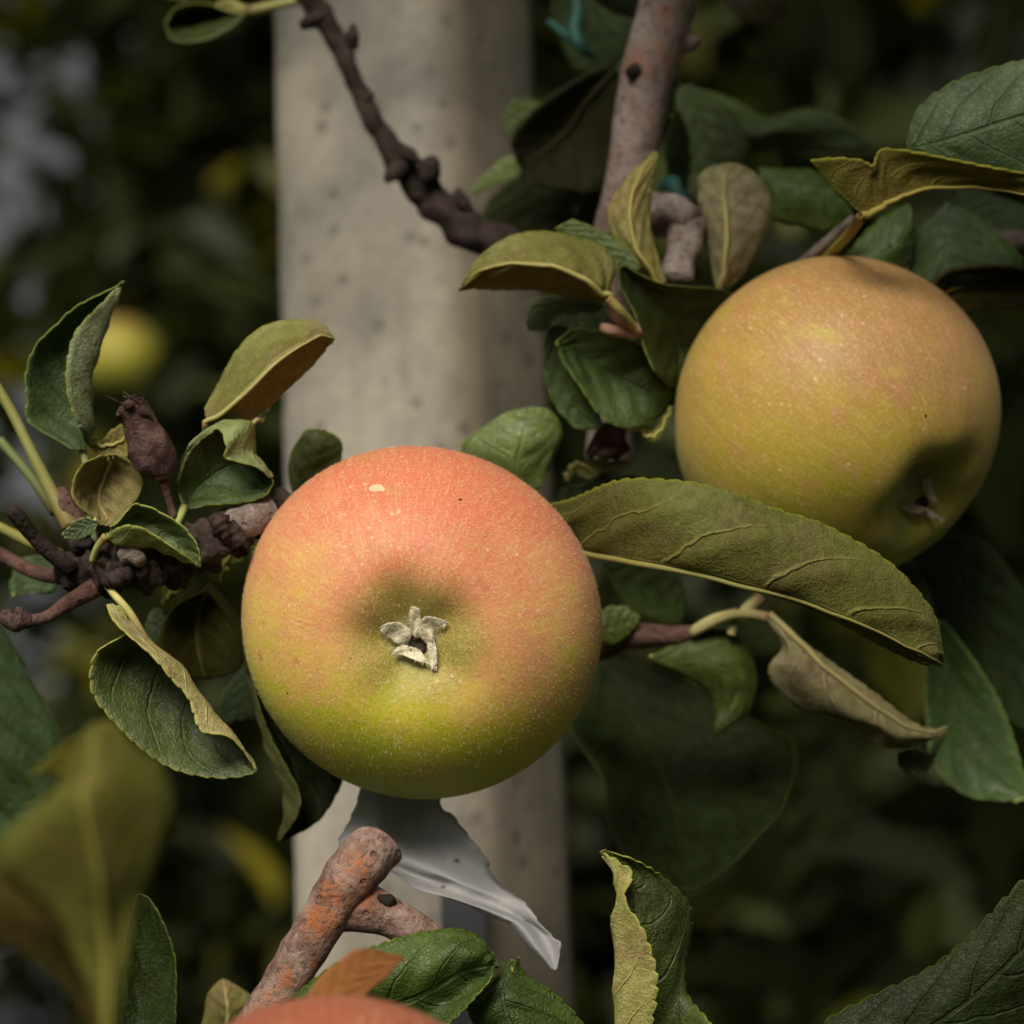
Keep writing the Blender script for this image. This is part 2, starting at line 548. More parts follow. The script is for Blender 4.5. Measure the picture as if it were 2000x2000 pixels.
def mesh_obj(name, verts, faces, mats, parent=None, mi=None, uv=None, smooth=True, label=None, tint=None):
    verts = np.asarray(verts, float)
    if parent is not None:
        verts = verts - origin(parent)
    me = bpy.data.meshes.new(name)
    me.from_pydata(verts.tolist(), [], faces)
    if not isinstance(mats, (list, tuple)):
        mats = [mats]
    for m in mats:
        me.materials.append(m)
    if mi is not None:
        me.polygons.foreach_set('material_index', np.asarray(mi, np.int32))
    me.polygons.foreach_set('use_smooth', np.full(len(me.polygons), smooth))
    if uv is not None:
        lay = me.uv_layers.new(name='UVMap')
        li = np.zeros(len(me.loops), np.int32)
        me.loops.foreach_get('vertex_index', li)
        lay.data.foreach_set('uv', np.asarray(uv, np.float32)[li].ravel())
    me.update()
    o = bpy.data.objects.new(name, me)
    COL.objects.link(o)
    if parent is not None:
        o.parent = parent
    if label:
        o['label'] = label
    if tint is not None:
        o.color = (*tint, 1.0)
    return o


def catmull(pts, t):
    """pts (K, ...) sampled at parameters t in 0..K-1"""
    K = len(pts)
    i = np.clip(np.floor(t).astype(int), 0, K - 2)
    f = (t - i)
    sh = (len(t),) + (1,) * (pts.ndim - 1)
    f = f.reshape(sh)
    ext = np.concatenate([(2 * pts[0] - pts[1])[None], pts, (2 * pts[-1] - pts[-2])[None]])
    p0, p1, p2, p3 = ext[i], ext[i + 1], ext[i + 2], ext[i + 3]
    return 0.5 * (2 * p1 + (p2 - p0) * f + (2 * p0 - 5 * p1 + 4 * p2 - p3) * f ** 2 + (3 * p1 - p0 - 3 * p2 + p3) * f ** 3)


def tube_data(pts, rad, seg=10, n=None, lump=0.0, lscale=0.004, cap=True, seed=0):
    pts = np.asarray(pts, float)
    rad = np.asarray(rad, float)
    K = len(pts)
    n = n or max(12, K * 8)
    t = np.linspace(0, K - 1, n)
    c = catmull(pts, t)
    r = np.maximum(catmull(rad[:, None], t)[:, 0], 1e-5)
    tg = np.gradient(c, axis=0)
    tg /= np.linalg.norm(tg, axis=1)[:, None] + 1e-12
    ref = np.array([0.13, 0.31, 0.94])
    u = np.cross(tg[0], ref)
    u /= np.linalg.norm(u)
    V, UVs = [], []
    rs = np.random.RandomState(seed)
    k = rs.randn(6, 3)
    k /= np.linalg.norm(k, axis=1)[:, None]
    phs = rs.rand(6) * 6.28
    for i in range(n):
        u = u - tg[i] * np.dot(u, tg[i])
        u /= np.linalg.norm(u)
        w = np.cross(tg[i], u)
        for j in range(seg):
            a = 2 * math.pi * j / seg
            d = u * math.cos(a) + w * math.sin(a)
            rr = r[i]
            if lump:
                q = c[i] + d * rr
                s_ = sum(math.sin(np.dot(k[m], q) / lscale * (1 + 0.6 * m) + phs[m]) / (1 + 0.5 * m) for m in range(6))
                rr = rr * (1 + lump * s_ * 0.4)
            V.append(c[i] + d * rr)
            UVs.append((j / seg, i / (n - 1)))
    F = []
    for i in range(n - 1):
        for j in range(seg):
            a, b_ = i * seg + j, i * seg + (j + 1) % seg
            F.append((a, b_, b_ + seg, a + seg))
    if cap:
        F.append(tuple(range(seg - 1, -1, -1)))
        F.append(tuple((n - 1) * seg + j for j in range(seg)))
    return V, F, UVs


def tube(name, parent, pts, rad, mat, tint=(1, 1, 1), label=None, **kw):
    V, F, UVs = tube_data(pts, rad, **kw)
    return mesh_obj(name, V, F, mat, parent, uv=UVs, tint=tint, label=label)


def px(seq, z=0.0):
    return [P(p[0], p[1], (p[2] if len(p) > 2 else 0.0) + z) for p in seq]


def mm_px(d):
    return W * (D0 + d / 100.0) / 2000.0        # metres per photograph pixel at depth d


def leaf(th, spec, z=0.0, see='top', mid=None, at=None, teeth=0.0005, pitch=0.0036, tint=(1, 1, 1), wav=0.0005,
         petiole=None, prad=0.0007, hi=True, label=None, rib=True, mats=None, thick=0.00028, puff=0.00045, seed=None, name='leaf'):
    rows = [[tuple(float(v) for v in p.split(',')) for p in r.split()] for r in spec.split(';') if r.strip()]
    C = max(len(r) for r in rows)
    G = np.array([[P(p[0], p[1], (p[2] if len(p) > 2 else 0.0) + z) for p in r] for r in rows])
    K = len(rows)
    nv, nu = (230, 22) if hi else (56, 14)
    tv = np.linspace(0, K - 1, nv)
    tu = np.linspace(0, C - 1, nu)
    A = catmull(G, tv)                                            # nv, C, 3
    A = catmull(A.transpose(1, 0, 2), tu).transpose(1, 0, 2)      # nv, nu, 3
    if mid is None:
        mid = (C - 1) / 2
    uu = np.where(tu < mid, (tu - mid) / max(mid, 1e-6), (tu - mid) / max(C - 1 - mid, 1e-6))
    vv = np.linspace(0, 1, nv)
    rs = np.random.RandomState(seed if seed is not None else (abs(hash(spec[:20])) % 10000 if False else int(sum(map(ord, spec[:60]))) % 9973))
    # toothed margin
    if teeth > 0:
        for j, jn in ((0, 2), (nu - 1, nu - 3)):
            seg = np.linalg.norm(np.diff(A[:, j], axis=0), axis=1)
            s_ = np.concatenate([[0], np.cumsum(seg)])
            s_ = s_ + 0.0006 * np.sin(s_ / 0.005 + rs.rand() * 6)
            f = (s_ / pitch + rs.rand()) % 1.0
            hgt = teeth * (np.sqrt(np.clip(f, 0, 1)) * np.clip((1 - f) * 5, 0, 1) * 1.3 - 0.35)
            hgt = hgt * np.clip(vv * 8, 0, 1) * np.clip((1 - vv) * 12, 0, 1)
            d = A[:, j] - A[:, jn]
            d /= np.linalg.norm(d, axis=1)[:, None] + 1e-9
            A[:, j] += d * hgt[:, None]
            jm = 1 if j == 0 else nu - 2
            A[:, jm] += d * (hgt * 0.4)[:, None]
    Uu, Vv = np.meshgrid(uu, vv)

    def normals(A):
        n = np.cross(np.gradient(A, axis=0), np.gradient(A, axis=1))
        return n / (np.linalg.norm(n, axis=2)[:, :, None] + 1e-12)
    Nn = normals(A)
    ri, rj = (int((at[0] if at else (K - 1) / 2) / (K - 1) * (nv - 1)), int((at[1] if at else mid) / (C - 1) * (nu - 1)))
    ri, rj = min(ri, nv - 2), min(max(rj, 1), nu - 2)
    facing = np.dot(Nn[ri, rj], CAM - A[ri, rj]) > 0
    s = 1.0 if (facing == (see == 'top')) else -1.0
    Nn = Nn * s
    # blade swells between the veins, wavers at the margin
    aU = np.abs(Uu)
    ph = Vv * NV - aU ** 1.5 * SV + (Uu > 0) * 0.42
    dist = np.abs(ph % 1.0 - 0.5)
    sw = np.clip(dist / 0.3, 0, 1)
    disp = puff * (sw - 0.5) * np.clip(aU * 5, 0, 1) * (1 - aU ** 3)
    q = A.reshape(-1, 3)
    for m in range(5):
        kk = rs.randn(3)
        kk /= np.linalg.norm(kk)
        disp = disp + (wav * (0.35 + 0.65 * aU ** 2) * np.sin(q @ kk / (0.0030 + 0.002 * m) + rs.rand() * 6.28).reshape(nv, nu)) * 0.45
    A = A + Nn * disp[:, :, None]
    Nn = normals(A) * s
    top = A + Nn * thick / 2
    bot = A - Nn * thick / 2
    V = np.concatenate([top.reshape(-1, 3), bot.reshape(-1, 3)])
    n0 = nv * nu
    ii, jj = np.meshgrid(np.arange(nv - 1), np.arange(nu - 1), indexing='ij')
    a = (ii * nu + jj).ravel()
    q1 = np.stack([a, a + nu, a + nu + 1, a + 1], 1)      # normal = dv x du
    q2 = q1[:, ::-1]
    if s > 0:
        F = q1.tolist() + (q2 + n0).tolist()
    else:
        F = q2.tolist() + (q1 + n0).tolist()
    mi = [0] * len(q1) + [1] * len(q1)
    loop = [(i, 0) for i in range(nv)] + [(nv - 1, j) for j in range(1, nu)] + [(i, nu - 1) for i in range(nv - 2, -1, -1)] + [(0, j) for j in range(nu - 2, 0, -1)]
    idx = [i * nu + j for i, j in loop]
    for k in range(len(idx)):
        p_, n_ = idx[k], idx[(k + 1) % len(idx)]
        F.append((p_, p_ + n0, n_ + n0, n_) if s > 0 else (n_, n_ + n0, p_ + n0, p_))
        mi.append(2)
    uv = np.stack([(Uu.ravel() + 1) / 2, Vv.ravel()], 1)
    uv = np.concatenate([uv, uv])
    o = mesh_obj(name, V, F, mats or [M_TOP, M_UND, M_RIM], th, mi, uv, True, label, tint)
    if rib:
        jm = int(np.argmin(np.abs(uu)))
        line = bot[:, jm][:: max(1, nv // 24)]
        rr = np.linspace(prad * 0.85, 0.00012, len(line))
        tube('midrib', o, line - Nn[:, jm][:: max(1, nv // 24)] * (rr * 0.72)[:, None], rr, M_MID, tint=tint, seg=6, n=len(line) * 2, cap=False)
    if petiole:
        pts = px(petiole, z)
        tube('petiole', o, pts, np.linspace(prad * 1.25, prad * 0.95, len(pts)), M_PET, tint=tint, seg=8)
    return o


def axes_from(zdir, ref):
    z = Vector([float(v) for v in zdir]).normalized()
    r = Vector([float(v) for v in ref])
    x = (r - z * r.dot(z)).normalized()
    y = z.cross(x)
    return Matrix((x, y, z)).transposed()


# ------------------------------------------------------------------ setting: ground
gs = 600
ground = mesh_obj('ground', [(-gs, -gs, 0), (gs, -gs, 0), (gs, gs, 0), (-gs, gs, 0)], [(0, 1, 2, 3)], ground_material())
ground['kind'] = 'structure'

# ------------------------------------------------------------------ concrete post
def build_post():
    d = 21.5
    c = P(821, 1000, d)
    base = np.array([c[0], c[1], 0.0])
    th = thing('concrete_post', 'tall pale grey concrete trellis post with pitted faces standing behind the near apple', 'post', base)
    a, bev = 0.0600, 0.014
    ang = math.radians(-29)
    prof = []
    for k in range(4):
        cx, cy = ((1, 1), (-1, 1), (-1, -1), (1, -1))[k]
        for m in range(5):
            t = math.pi / 2 * (k + m / 4)
            prof.append((cx * (a / 2 - bev) + bev * math.cos(t), cy * (a / 2 - bev) + bev * math.sin(t)))
    ca, sa = math.cos(ang), math.sin(ang)
    prof = [(x * ca - y * sa, x * sa + y * ca) for x, y in prof]
    lean = math.tan(math.radians(2.3))
    V, F = [], []
    zs = np.concatenate([[0.0], np.linspace(1.0, 2.2, 160), [2.6]])
    n = len(prof)
    for zz in zs:
        off = -(zz - c[2]) * lean
        tp = 1.0 - 0.03 * (zz - c[2])
        for x, y in prof:
            j = 0.0004 * math.sin(zz * 140 + x * 200) + 0.0003 * math.sin(zz * 61 + y * 300)
            V.append((c[0] + off + x * (tp + j * 12), c[1] + y * (tp + j * 12), zz))
    for i in range(len(zs) - 1):
        for j in range(n):
            F.append((i * n + j, i * n + (j + 1) % n, (i + 1) * n + (j + 1) % n, (i + 1) * n + j))
    F.append(tuple((len(zs) - 1) * n + j for j in range(n)))
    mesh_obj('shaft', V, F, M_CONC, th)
    return th


build_post()

# narrow steel stake against the lower part of the post
p1, p2 = P(905, 1700, 15.0), P(915, 2060, 15.0)
st = thing('steel_stake', 'narrow dark steel stake against the lower part of the concrete post', 'stake', p2)
w_ = 0.0055
V = []
for q in (p1, p2 - np.array([0, 0, 0.4])):
    for sx, sy in ((-1, -1), (1, -1), (1, 1), (-1, 1)):
        V.append(q + RIGHT * w_ * sx + np.array([0, 1, 0]) * 0.003 * sy)
mesh_obj('bar', V, [(0, 1, 2, 3), (7, 6, 5, 4), (0, 4, 5, 1), (1, 5, 6, 2), (2, 6, 7, 3), (3, 7, 4, 0)], M_STAKE, st, smooth=False)

# ------------------------------------------------------------------ apples
def apple_surface(R0, H, depth=0.0068, sig=0.0105, nphi=120, nth=160, rib=0.012, stem=True, seed=0):
    """calyx towards +Z. Returns verts, faces"""
    V, F = [], []
    rs = np.random.RandomState(seed)
    e = rs.randn(4) * 0.010
    ph = np.concatenate([np.linspace(0, 0.5, 40, endpoint=False), np.linspace(0.5, math.pi, nphi - 40)])
    for i, p in enumerate(ph):
        rho = R0 * math.sin(p) ** 0.93 if p > 0 else 0.0
        zz = H * math.copysign(abs(math.cos(p)) ** 0.95, math.cos(p))
        if p < math.pi / 2:
            zz -= depth * math.exp(-(rho / sig) ** 2)
            rho_eff = rho
        else:
            zz += 0.006 * math.exp(-(rho / 0.006) ** 2)
            rho_eff = rho * (1 - 0.06 * ((p - math.pi / 2) / (math.pi / 2)))
        for j in range(nth):
            t = 2 * math.pi * j / nth
            lob = 1 + rib * math.cos(5 * t + 0.4) * math.exp(-((p - 0.55) / 0.5) ** 2) + e[0] * math.cos(2 * t + 1) + e[1] * math.cos(3 * t) * math.sin(p)
            zl = zz + (rib * 0.075 * math.cos(5 * t + 0.4) * math.exp(-((rho - 0.010) / 0.006) ** 2) if p < 1.2 else 0)
            V.append((rho_eff * lob * math.cos(t), rho_eff * lob * math.sin(t), zl))
    n = len(ph)
    for i in range(n - 1):
        for j in range(nth):
            a, b_ = i * nth + j, i * nth + (j + 1) % nth
            F.append((a, a + nth, b_ + nth, b_))
    return np.array(V), F


def make_apple(label, x, y, d, R0, H, axis, mat, hairs=0, depth=0.0068, sig=0.0105, group='apples ripening on the branches', rib=0.012, nth=160, seed=0, roll=0.0):
    """axis: calyx direction in (right, up, towards camera)"""
    c = P(x, y, d)
    ax = RIGHT * axis[0] + UP * axis[1] - FWD * axis[2]
    Mx = axes_from(ax, RIGHT)
    th = thing('apple', label, 'apple', c, group)
    V, F = apple_surface(R0, H, depth, sig, rib=rib, nth=nth, seed=seed)
    me_o = mesh_obj('skin', V, F, mat, None)
    me_o.parent = th
    me_o.rotation_euler = Mx.to_euler()
    M3 = np.array(Mx)
    # stalk on the far side
    stem_pts = [c + M3 @ np.array(q) for q in ((0, 0, -H + 0.012), (0.001, 0.001, -H - 0.004), (0.003, 0.0, -H - 0.018))]
    tube('stalk', th, stem_pts, [0.0014, 0.0012, 0.0016], M_TWIG_RED, seg=8)
    wv = V @ M3.T + c
    if hairs:
        rs = np.random.RandomState(5)
        tri = np.array(F)
        cen = wv[tri].mean(1)
        e1 = wv[tri[:, 2]] - wv[tri[:, 0]]
        e2 = wv[tri[:, 3]] - wv[tri[:, 1]]
        nn = np.cross(e1, e2)
        area = np.linalg.norm(nn, axis=1)
        nn = nn / (area[:, None] + 1e-15)
        out = np.sign(np.einsum('ij,ij->i', nn, cen - c))
        nn = nn * out[:, None]
        loc = (cen - c) @ M3
        rho = np.linalg.norm(loc[:, :2], axis=1)
        near = (loc[:, 2] > 0) & (rho < 0.011)
        vis = np.einsum('ij,ij->i', nn, CAM - cen) > -0.1 * np.linalg.norm(CAM - cen, axis=1)
        wgt = area * vis * (1 + 0.5 * near)
        pick = rs.choice(len(tri), hairs, p=wgt / wgt.sum())
        b_ = rs.rand(hairs, 2)
        base = wv[tri[pick, 0]] * (1 - b_[:, :1]) * (1 - b_[:, 1:]) + wv[tri[pick, 1]] * b_[:, :1] * (1 - b_[:, 1:]) + wv[tri[pick, 2]] * b_[:, :1] * b_[:, 1:] + wv[tri[pick, 3]] * (1 - b_[:, :1]) * b_[:, 1:]
        n_ = nn[pick]
        tang = rs.randn(hairs, 3)
        axw = M3 @ np.array([0, 0, 1.0])
        radial = base - (c + axw * ((base - c) @ axw)[:, None])
        radial /= np.linalg.norm(radial, axis=1)[:, None] + 1e-9
        nr = near[pick]
        tang = tang + radial * np.where(nr, 1.6, 0.2)[:, None]
        tang -= n_ * np.einsum('ij,ij->i', tang, n_)[:, None]
        tang /= np.linalg.norm(tang, axis=1)[:, None]
        ln = (0.0003 + 0.0006 * rs.rand(hairs)) * np.where(nr, 1.4, 1.0)
        sd = np.cross(n_, tang)
        wdt = np.where(nr, 0.000032, 0.000028)
        p0 = base
        p1 = base + (n_ * 0.40 + tang * 0.5) * ln[:, None] * 0.6
        p2 = base + (n_ * 0.42 + tang * 1.1 + sd * (rs.rand(hairs, 1) - 0.5)) * ln[:, None]
        V2 = np.stack([p0 - sd * wdt[:, None], p0 + sd * wdt[:, None], p1 - sd * wdt[:, None], p1 + sd * wdt[:, None], p2], 1).reshape(-1, 3)
        F2 = []
        for k in range(hairs):
            q = k * 5
            F2 += [(q, q + 1, q + 3, q + 2), (q + 2, q + 3, q + 4)]
        fz = mesh_obj('down', V2, F2, M_FUZZ, th)
        fz['kind'] = 'stuff'
    bvh = BVHTree.FromPolygons([tuple(v) for v in wv.tolist()], F)
    return th, c, M3, bvh


def on_apple(bvh, x, y):
    d = P(x, y, 10) - CAM
    d /= np.linalg.norm(d)
    hit, nrm, _, dist = bvh.ray_cast(Vector(CAM.tolist()), Vector(d.tolist()))
    return (np.array(hit), np.array(nrm)) if hit is not None else (None, None)


def bdir_local(Mx, v):
    w = RIGHT * v[0] + UP * v[1] - FWD * v[2]
    l = np.linalg.inv(Mx) @ w
    return l / np.linalg.norm(l)


AX1 = (-0.03, -0.10, 1.0)
ax_w = RIGHT * AX1[0] + UP * AX1[1] - FWD * AX1[2]
M1 = np.array(axes_from(ax_w, RIGHT))
mat1 = apple_material('apple_skin_blushed', [
    (0.16, (0.38, 0.46, 0.002)), (0.34, (0.54, 0.50, 0.014)), (0.47, (0.65, 0.445, 0.075)), (0.60, (0.67, 0.355, 0.110)), (0.75, (0.66, 0.260, 0.118)), (0.95, (0.62, 0.170, 0.085))],
    bdir_local(M1, (0.04, 0.87, 0.40)), 0.80, 0.42, 0.85, 0.25)
A1, c1, M1, bvh1 = make_apple('large coral blushed apple with green lower half and its woolly calyx facing the viewer', 823, 1215, 2.6, 0.0364, 0.0315, AX1, mat1, hairs=13000, seed=3, depth=.0074, sig=.0106, rib=.006)

AX2 = (0.60, -0.60, 0.62)
M2 = np.array(axes_from(RIGHT * AX2[0] + UP * AX2[1] - FWD * AX2[2], RIGHT))
mat2 = apple_material('apple_skin_russet', [
    (0.14, (0.27, 0.26, 0.012)), (0.34, (0.39, 0.315, 0.026)), (0.50, (0.43, 0.305, 0.040)), (0.66, (0.40, 0.260, 0.048)), (0.88, (0.36, 0.20, 0.065))],
    bdir_local(M2, (0.22, 0.80, 0.35)), 1.0, 0.36, 0.6, 0.65, [((M2.T @ (P(1505, 895, 4.1) - P(1630, 811, 6.6))), .0032, (.46, .24, .02))])
A2, c2, M2, bvh2 = make_apple('yellow tan apple turned sideways with its dark calyx hollow low on one side', 1630, 815, 6.6, 0.0360, 0.0335, AX2, mat2, depth=0.0118, sig=0.0086, rib=0.006, seed=8)

AX3 = (0.1, -0.3, 0.9)
M3_ = np.array(axes_from(RIGHT * AX3[0] + UP * AX3[1] - FWD * AX3[2], RIGHT))
mat3 = apple_material('apple_skin_red', [
    (0.15, (0.28, 0.20, 0.03)), (0.40, (0.36, 0.15, 0.05)), (0.62, (0.38, 0.115, 0.045)), (0.9, (0.34, 0.085, 0.04))],
    bdir_local(M3_, (0.0, 1.0, 0.1)), 0.5, 0.4, 0.6)
make_apple('orange red apple only its top showing below the cut branch', 648, 2372, -11.0, 0.0350, 0.0325, AX3, mat3, seed=12)


def speck(parent, bvh, x, y, r, mat, name='speck', asp=1.0, ang=0.0, hgt=0.15):
    h, n = on_apple(bvh, x, y)
    if h is None:
        return
    u = np.cross(n, [0.2, 0.1, 1.0])
    u /= np.linalg.norm(u)
    w = np.cross(n, u)
    ca, sa = math.cos(ang), math.sin(ang)
    V = []
    for k in range(10):
        t = 2 * math.pi * k / 10
        a_, b_ = r * asp * math.cos(t), r * math.sin(t)
        V.append(h + u * (a_ * ca - b_ * sa) + w * (a_ * sa + b_ * ca) + n * 0.00003)
    V.append(h + n * r * hgt * 2)
    mesh_obj(name, V, [(k, (k + 1) % 10, 10) for k in range(10)], mat, parent)


speck(A1, bvh1, 899, 976, 0.00022, M_SPECK, asp=1.9, ang=0.2)
speck(A1, bvh1, 562, 1354, 0.00023, M_SPECK)
speck(A1, bvh1, 556, 1197, 0.00013, M_SPECK)
speck(A1, bvh1, 685, 1286, 0.00014, M_SPECK)
speck(A1, bvh1, 734, 953, 0.00105, M_SCALE, 'scale_insect', asp=1.35, ang=0.3, hgt=0.12)
speck(A1, bvh1, 745, 955, 0.00055, M_SCALE, 'scale_insect', asp=1.6, ang=-0.6, hgt=0.12)
speck(A2, bvh2, 1808, 812, 0.00034, M_SPECK)


def calyx(th, bvh, cx, cy, sepals, core, scale_r, hs=1.0):
    """sepals: list of (rows-of-pixels spec with heights in mm above the skin, material)"""
    for spec, mat in sepals:
        rows = [[tuple(float(v) for v in p.split(',')) for p in r.split()] for r in spec.split(';') if r.strip()]
        G = []
        for r in rows:
            rr = []
            for (x, y, hh) in r:
                x, y, hh = cx + (x - cx) * scale_r, cy + (y - cy) * scale_r, hh * hs
                hp, hn = on_apple(bvh, x, y)
                v = CAM - hp
                v /= np.linalg.norm(v)
                rr.append(hp + v * hh / 1000.0)
            G.append(rr)
        G = np.array(G)
        nv, nu = 22, 10
        A = catmull(G, np.linspace(0, len(rows) - 1, nv))
        A = catmull(A.transpose(1, 0, 2), np.linspace(0, G.shape[1] - 1, nu)).transpose(1, 0, 2)
        tt_ = np.linspace(0, 1, nv)[:, None, None]
        ss_ = np.linspace(-1, 1, nu)[None, :, None]
        vw = CAM - A.mean((0, 1))
        vw /= np.linalg.norm(vw)
        A = A + vw * (0.00055 * np.abs(ss_) ** 1.5 * (1 - tt_ * .5) + 0.00022 * np.sin(tt_ * 9 + ss_ * 2.5)) + R.randn(nv, nu, 3) * 0.00003
        N_ = np.cross(np.gradient(A, axis=0), np.gradient(A, axis=1))
        N_ /= np.linalg.norm(N_, axis=2)[:, :, None] + 1e-12
        V = np.concatenate([(A + N_ * 0.00006).reshape(-1, 3), (A - N_ * 0.00006).reshape(-1, 3)])
        n = nv * nu
        F = []
        for i in range(nv - 1):
            for j in range(nu - 1):
                a = i * nu + j
                F.append((a, a + nu, a + nu + 1, a + 1))
                F.append((a + n + 1, a + nu + n + 1, a + nu + n, a + n))
        lp = [i * nu for i in range(nv)] + [(nv - 1) * nu + j for j in range(1, nu)] + [i * nu + nu - 1 for i in range(nv - 2, -1, -1)] + list(range(nu - 2, 0, -1))
        for k in range(len(lp)):
            a, b_ = lp[k], lp[(k + 1) % len(lp)]
            F.append((a, a + n, b_ + n, b_))
        sp = mesh_obj('sepal', V, F, mat, th)
        if mat is M_SEPAL:                       # woolly down on the sepal
            k = 170
            bi, bj = R.randint(0, nv, k), R.randint(0, nu, k)
            b0 = A[bi, bj]
            dv = R.randn(k, 3)
            dv /= np.linalg.norm(dv, axis=1)[:, None]
            tocam = CAM - b0
            tocam /= np.linalg.norm(tocam, axis=1)[:, None]
            dv = dv + tocam * 0.5
            ln_ = (0.0004 + 0.0005 * R.rand(k))[:, None]
            sd_ = np.cross(dv, tocam)
            sd_ /= np.linalg.norm(sd_, axis=1)[:, None] + 1e-9
            m_ = b0 + dv * ln_ * .6
            e_ = b0 + (dv + R.randn(k, 3) * .4) * ln_
            Vh = np.stack([b0 - sd_ * 2e-5, b0 + sd_ * 2e-5, m_ - sd_ * 2e-5, m_ + sd_ * 2e-5, e_], 1).reshape(-1, 3)
            Fh = []
            for q in range(k):
                q5 = q * 5
                Fh += [(q5, q5 + 1, q5 + 3, q5 + 2), (q5 + 2, q5 + 3, q5 + 4)]
            wl = mesh_obj('wool', Vh, Fh, M_SEPAL, sp)
            wl['kind'] = 'stuff'
    # dark cup with dry stamens
    for (x, y, r) in core:
        h, n_ = on_apple(bvh, x, y)
        V, F = [], []
        k = 14
        u = np.cross(n_, [0.3, 0.2, 0.9]); u /= np.linalg.norm(u); w = np.cross(n_, u)
        for ring, (rr, dz) in enumerate(((1.0, 0.0003), (0.8, 0.0008), (0.35, 0.0005), (0.05, 0.0003))):
            for j in range(k):
                t = 2 * math.pi * j / k
                q = rr * r * (1 + 0.15 * math.sin(3 * t + ring))
                V.append(h + u * q * math.cos(t) + w * q * math.sin(t) + n_ * dz)
        for i in range(3):
            for j in range(k):
                F.append((i * k + j, i * k + (j + 1) % k, (i + 1) * k + (j + 1) % k, (i + 1) * k + j))
        F.append(tuple(3 * k + j for j in range(k)))
        mesh_obj('calyx_cup', V, F, M_STAMEN, th)
        for s_ in range(9):
            t = R.rand() * 6.28
            b0 = h + (u * math.cos(t) + w * math.sin(t)) * r * 0.5
            t2 = t + R.randn() * 0.6
            e0 = b0 + n_ * (0.0014 + 0.001 * R.rand()) + (u * math.cos(t2) + w * math.sin(t2)) * r * 0.4
            tube('stamen', th, [b0, (b0 + e0) / 2 + R.randn(3) * 0.0001, e0], [0.00010, 0.00008, 0.00013], M_STAMEN, seg=5, n=6)


calyx(A1, bvh1, 812, 1252, [
    ('751,1230,.8 752,1233,1.1 754,1236,.7; 764,1222,1.6 768,1235,2.3 768,1248,1.2; 784,1221,2.2 787,1239,2.9 785,1258,1.7; 801,1231,1.9 804,1245,2.2 799,1256,1.6', M_SEPAL),
    ('803,1195,.7 810,1194,.9 818,1198,.6; 801,1210,1.5 810,1213,1.8 820,1212,1.4; 806,1227,2.2 813,1230,2.5 822,1230,2.0; 808,1242,1.8 813,1246,2.0 819,1246,1.7', M_SEPAL),
    ('867,1221,.9 864,1225,1.2 860,1229,.8; 848,1213,1.9 844,1224,2.6 842,1234,1.7; 826,1212,2.6 832,1232,3.3 840,1250,2.4; 815,1232,2.2 822,1248,2.6 834,1259,2.0', M_SEPAL),
    ('847,1300,.9 843,1301,1.1 839,1300,.8; 848,1284,1.8 842,1285,2.2 835,1285,1.6; 846,1262,2.4 839,1264,2.7 832,1264,2.2; 841,1242,2.2 836,1246,2.3 831,1248,2.0', M_SEPAL),
    ('836,1291,2.4 833,1288,2.6 830,1283,2.2; 814,1286,3.0 816,1277,3.3 818,1267,2.4; 790,1276,2.8 794,1268,3.1 798,1260,2.3; 772,1276,1.4 778,1266,1.9 786,1257,1.6', M_SEPAL),
], [(815, 1257, 0.0023)], 1.16, 0.62)
calyx(A2, bvh2, 1800, 985, [
    ('1775,975,.5 1772,983,.5 1768,992,.3; 1790,985,2.2 1787,992,2.4 1782,998,1.8; 1806,990,3.2 1803,997,3.4 1798,1002,2.8', M_SEPAL_DRY),
    ('1798,942,.6 1806,944,.7 1814,946,.4; 1802,958,2.4 1810,962,2.8 1818,966,2.2; 1810,976,3.6 1818,982,3.8 1826,984,3.2', M_SEPAL_DRY),
    ('1836,1010,3.4 1832,1014,3.5 1828,1012,3.0; 1822,1000,2.8 1818,1004,3.0 1814,1004,2.4; 1808,988,2.0 1806,992,2.2 1802,994,1.6', M_SEPAL_DRY),
], [(1800, 985, 0.0017)], 1.3)

# ------------------------------------------------------------------ left spur with its leaves
z = 3.0
spur = thing('apple_branch', 'knobbly dark fruiting spur with small curled leaves beside the near apple', 'branch', P(300, 1100, z), 'branches of the near apple tree')
tube('bark', spur, px([(640, 985, 4.5), (520, 1010, 3.2), (430, 1050, 2.6), (340, 1088, 2.3), (250, 1108, 2.2), (170, 1120, 2.4), (120, 1100, 2.6)]),
     [0.0040, 0.0040, 0.0046, 0.0052, 0.0048, 0.0042, 0.0028], M_BARK_DARK, lump=0.42, seg=32, n=190, lscale=0.0011)
for k, (x, y, r) in enumerate([(205, 1095, .0034), (160, 1060, .0030), (255, 1075, .003), (330, 1075, .0034), (372, 1062, .0032), (415, 1080, .0030), (300, 1120, .0032), (345, 1120, .0028), (232, 1128, .0028), (280, 1062, .0026), (395, 1040, .003), (440, 1035, .0030)]):
    q = P(x, y, 2.0 + 0.4 * math.sin(k * 2.1))
    dv = np.array([math.sin(k), -0.6, math.cos(k * 1.7)]) * r
    tube('bud_scar', spur, [q - dv * 0.9, q, q + dv * 0.9], [r * 0.55, r * 0.8, r * 0.35], M_BARK_GREY if k in (2, 9) else M_BARK_DARK, lump=0.45, lscale=0.0008, seg=20, n=24, seed=k)
tube('twig', spur, px([(420, 1042, 3), (470, 1020, 2.6), (535, 998, 2.8)]), [0.0030, 0.0034, 0.0036], M_BARK_GREY, lump=0.2, lscale=0.002, seg=14)
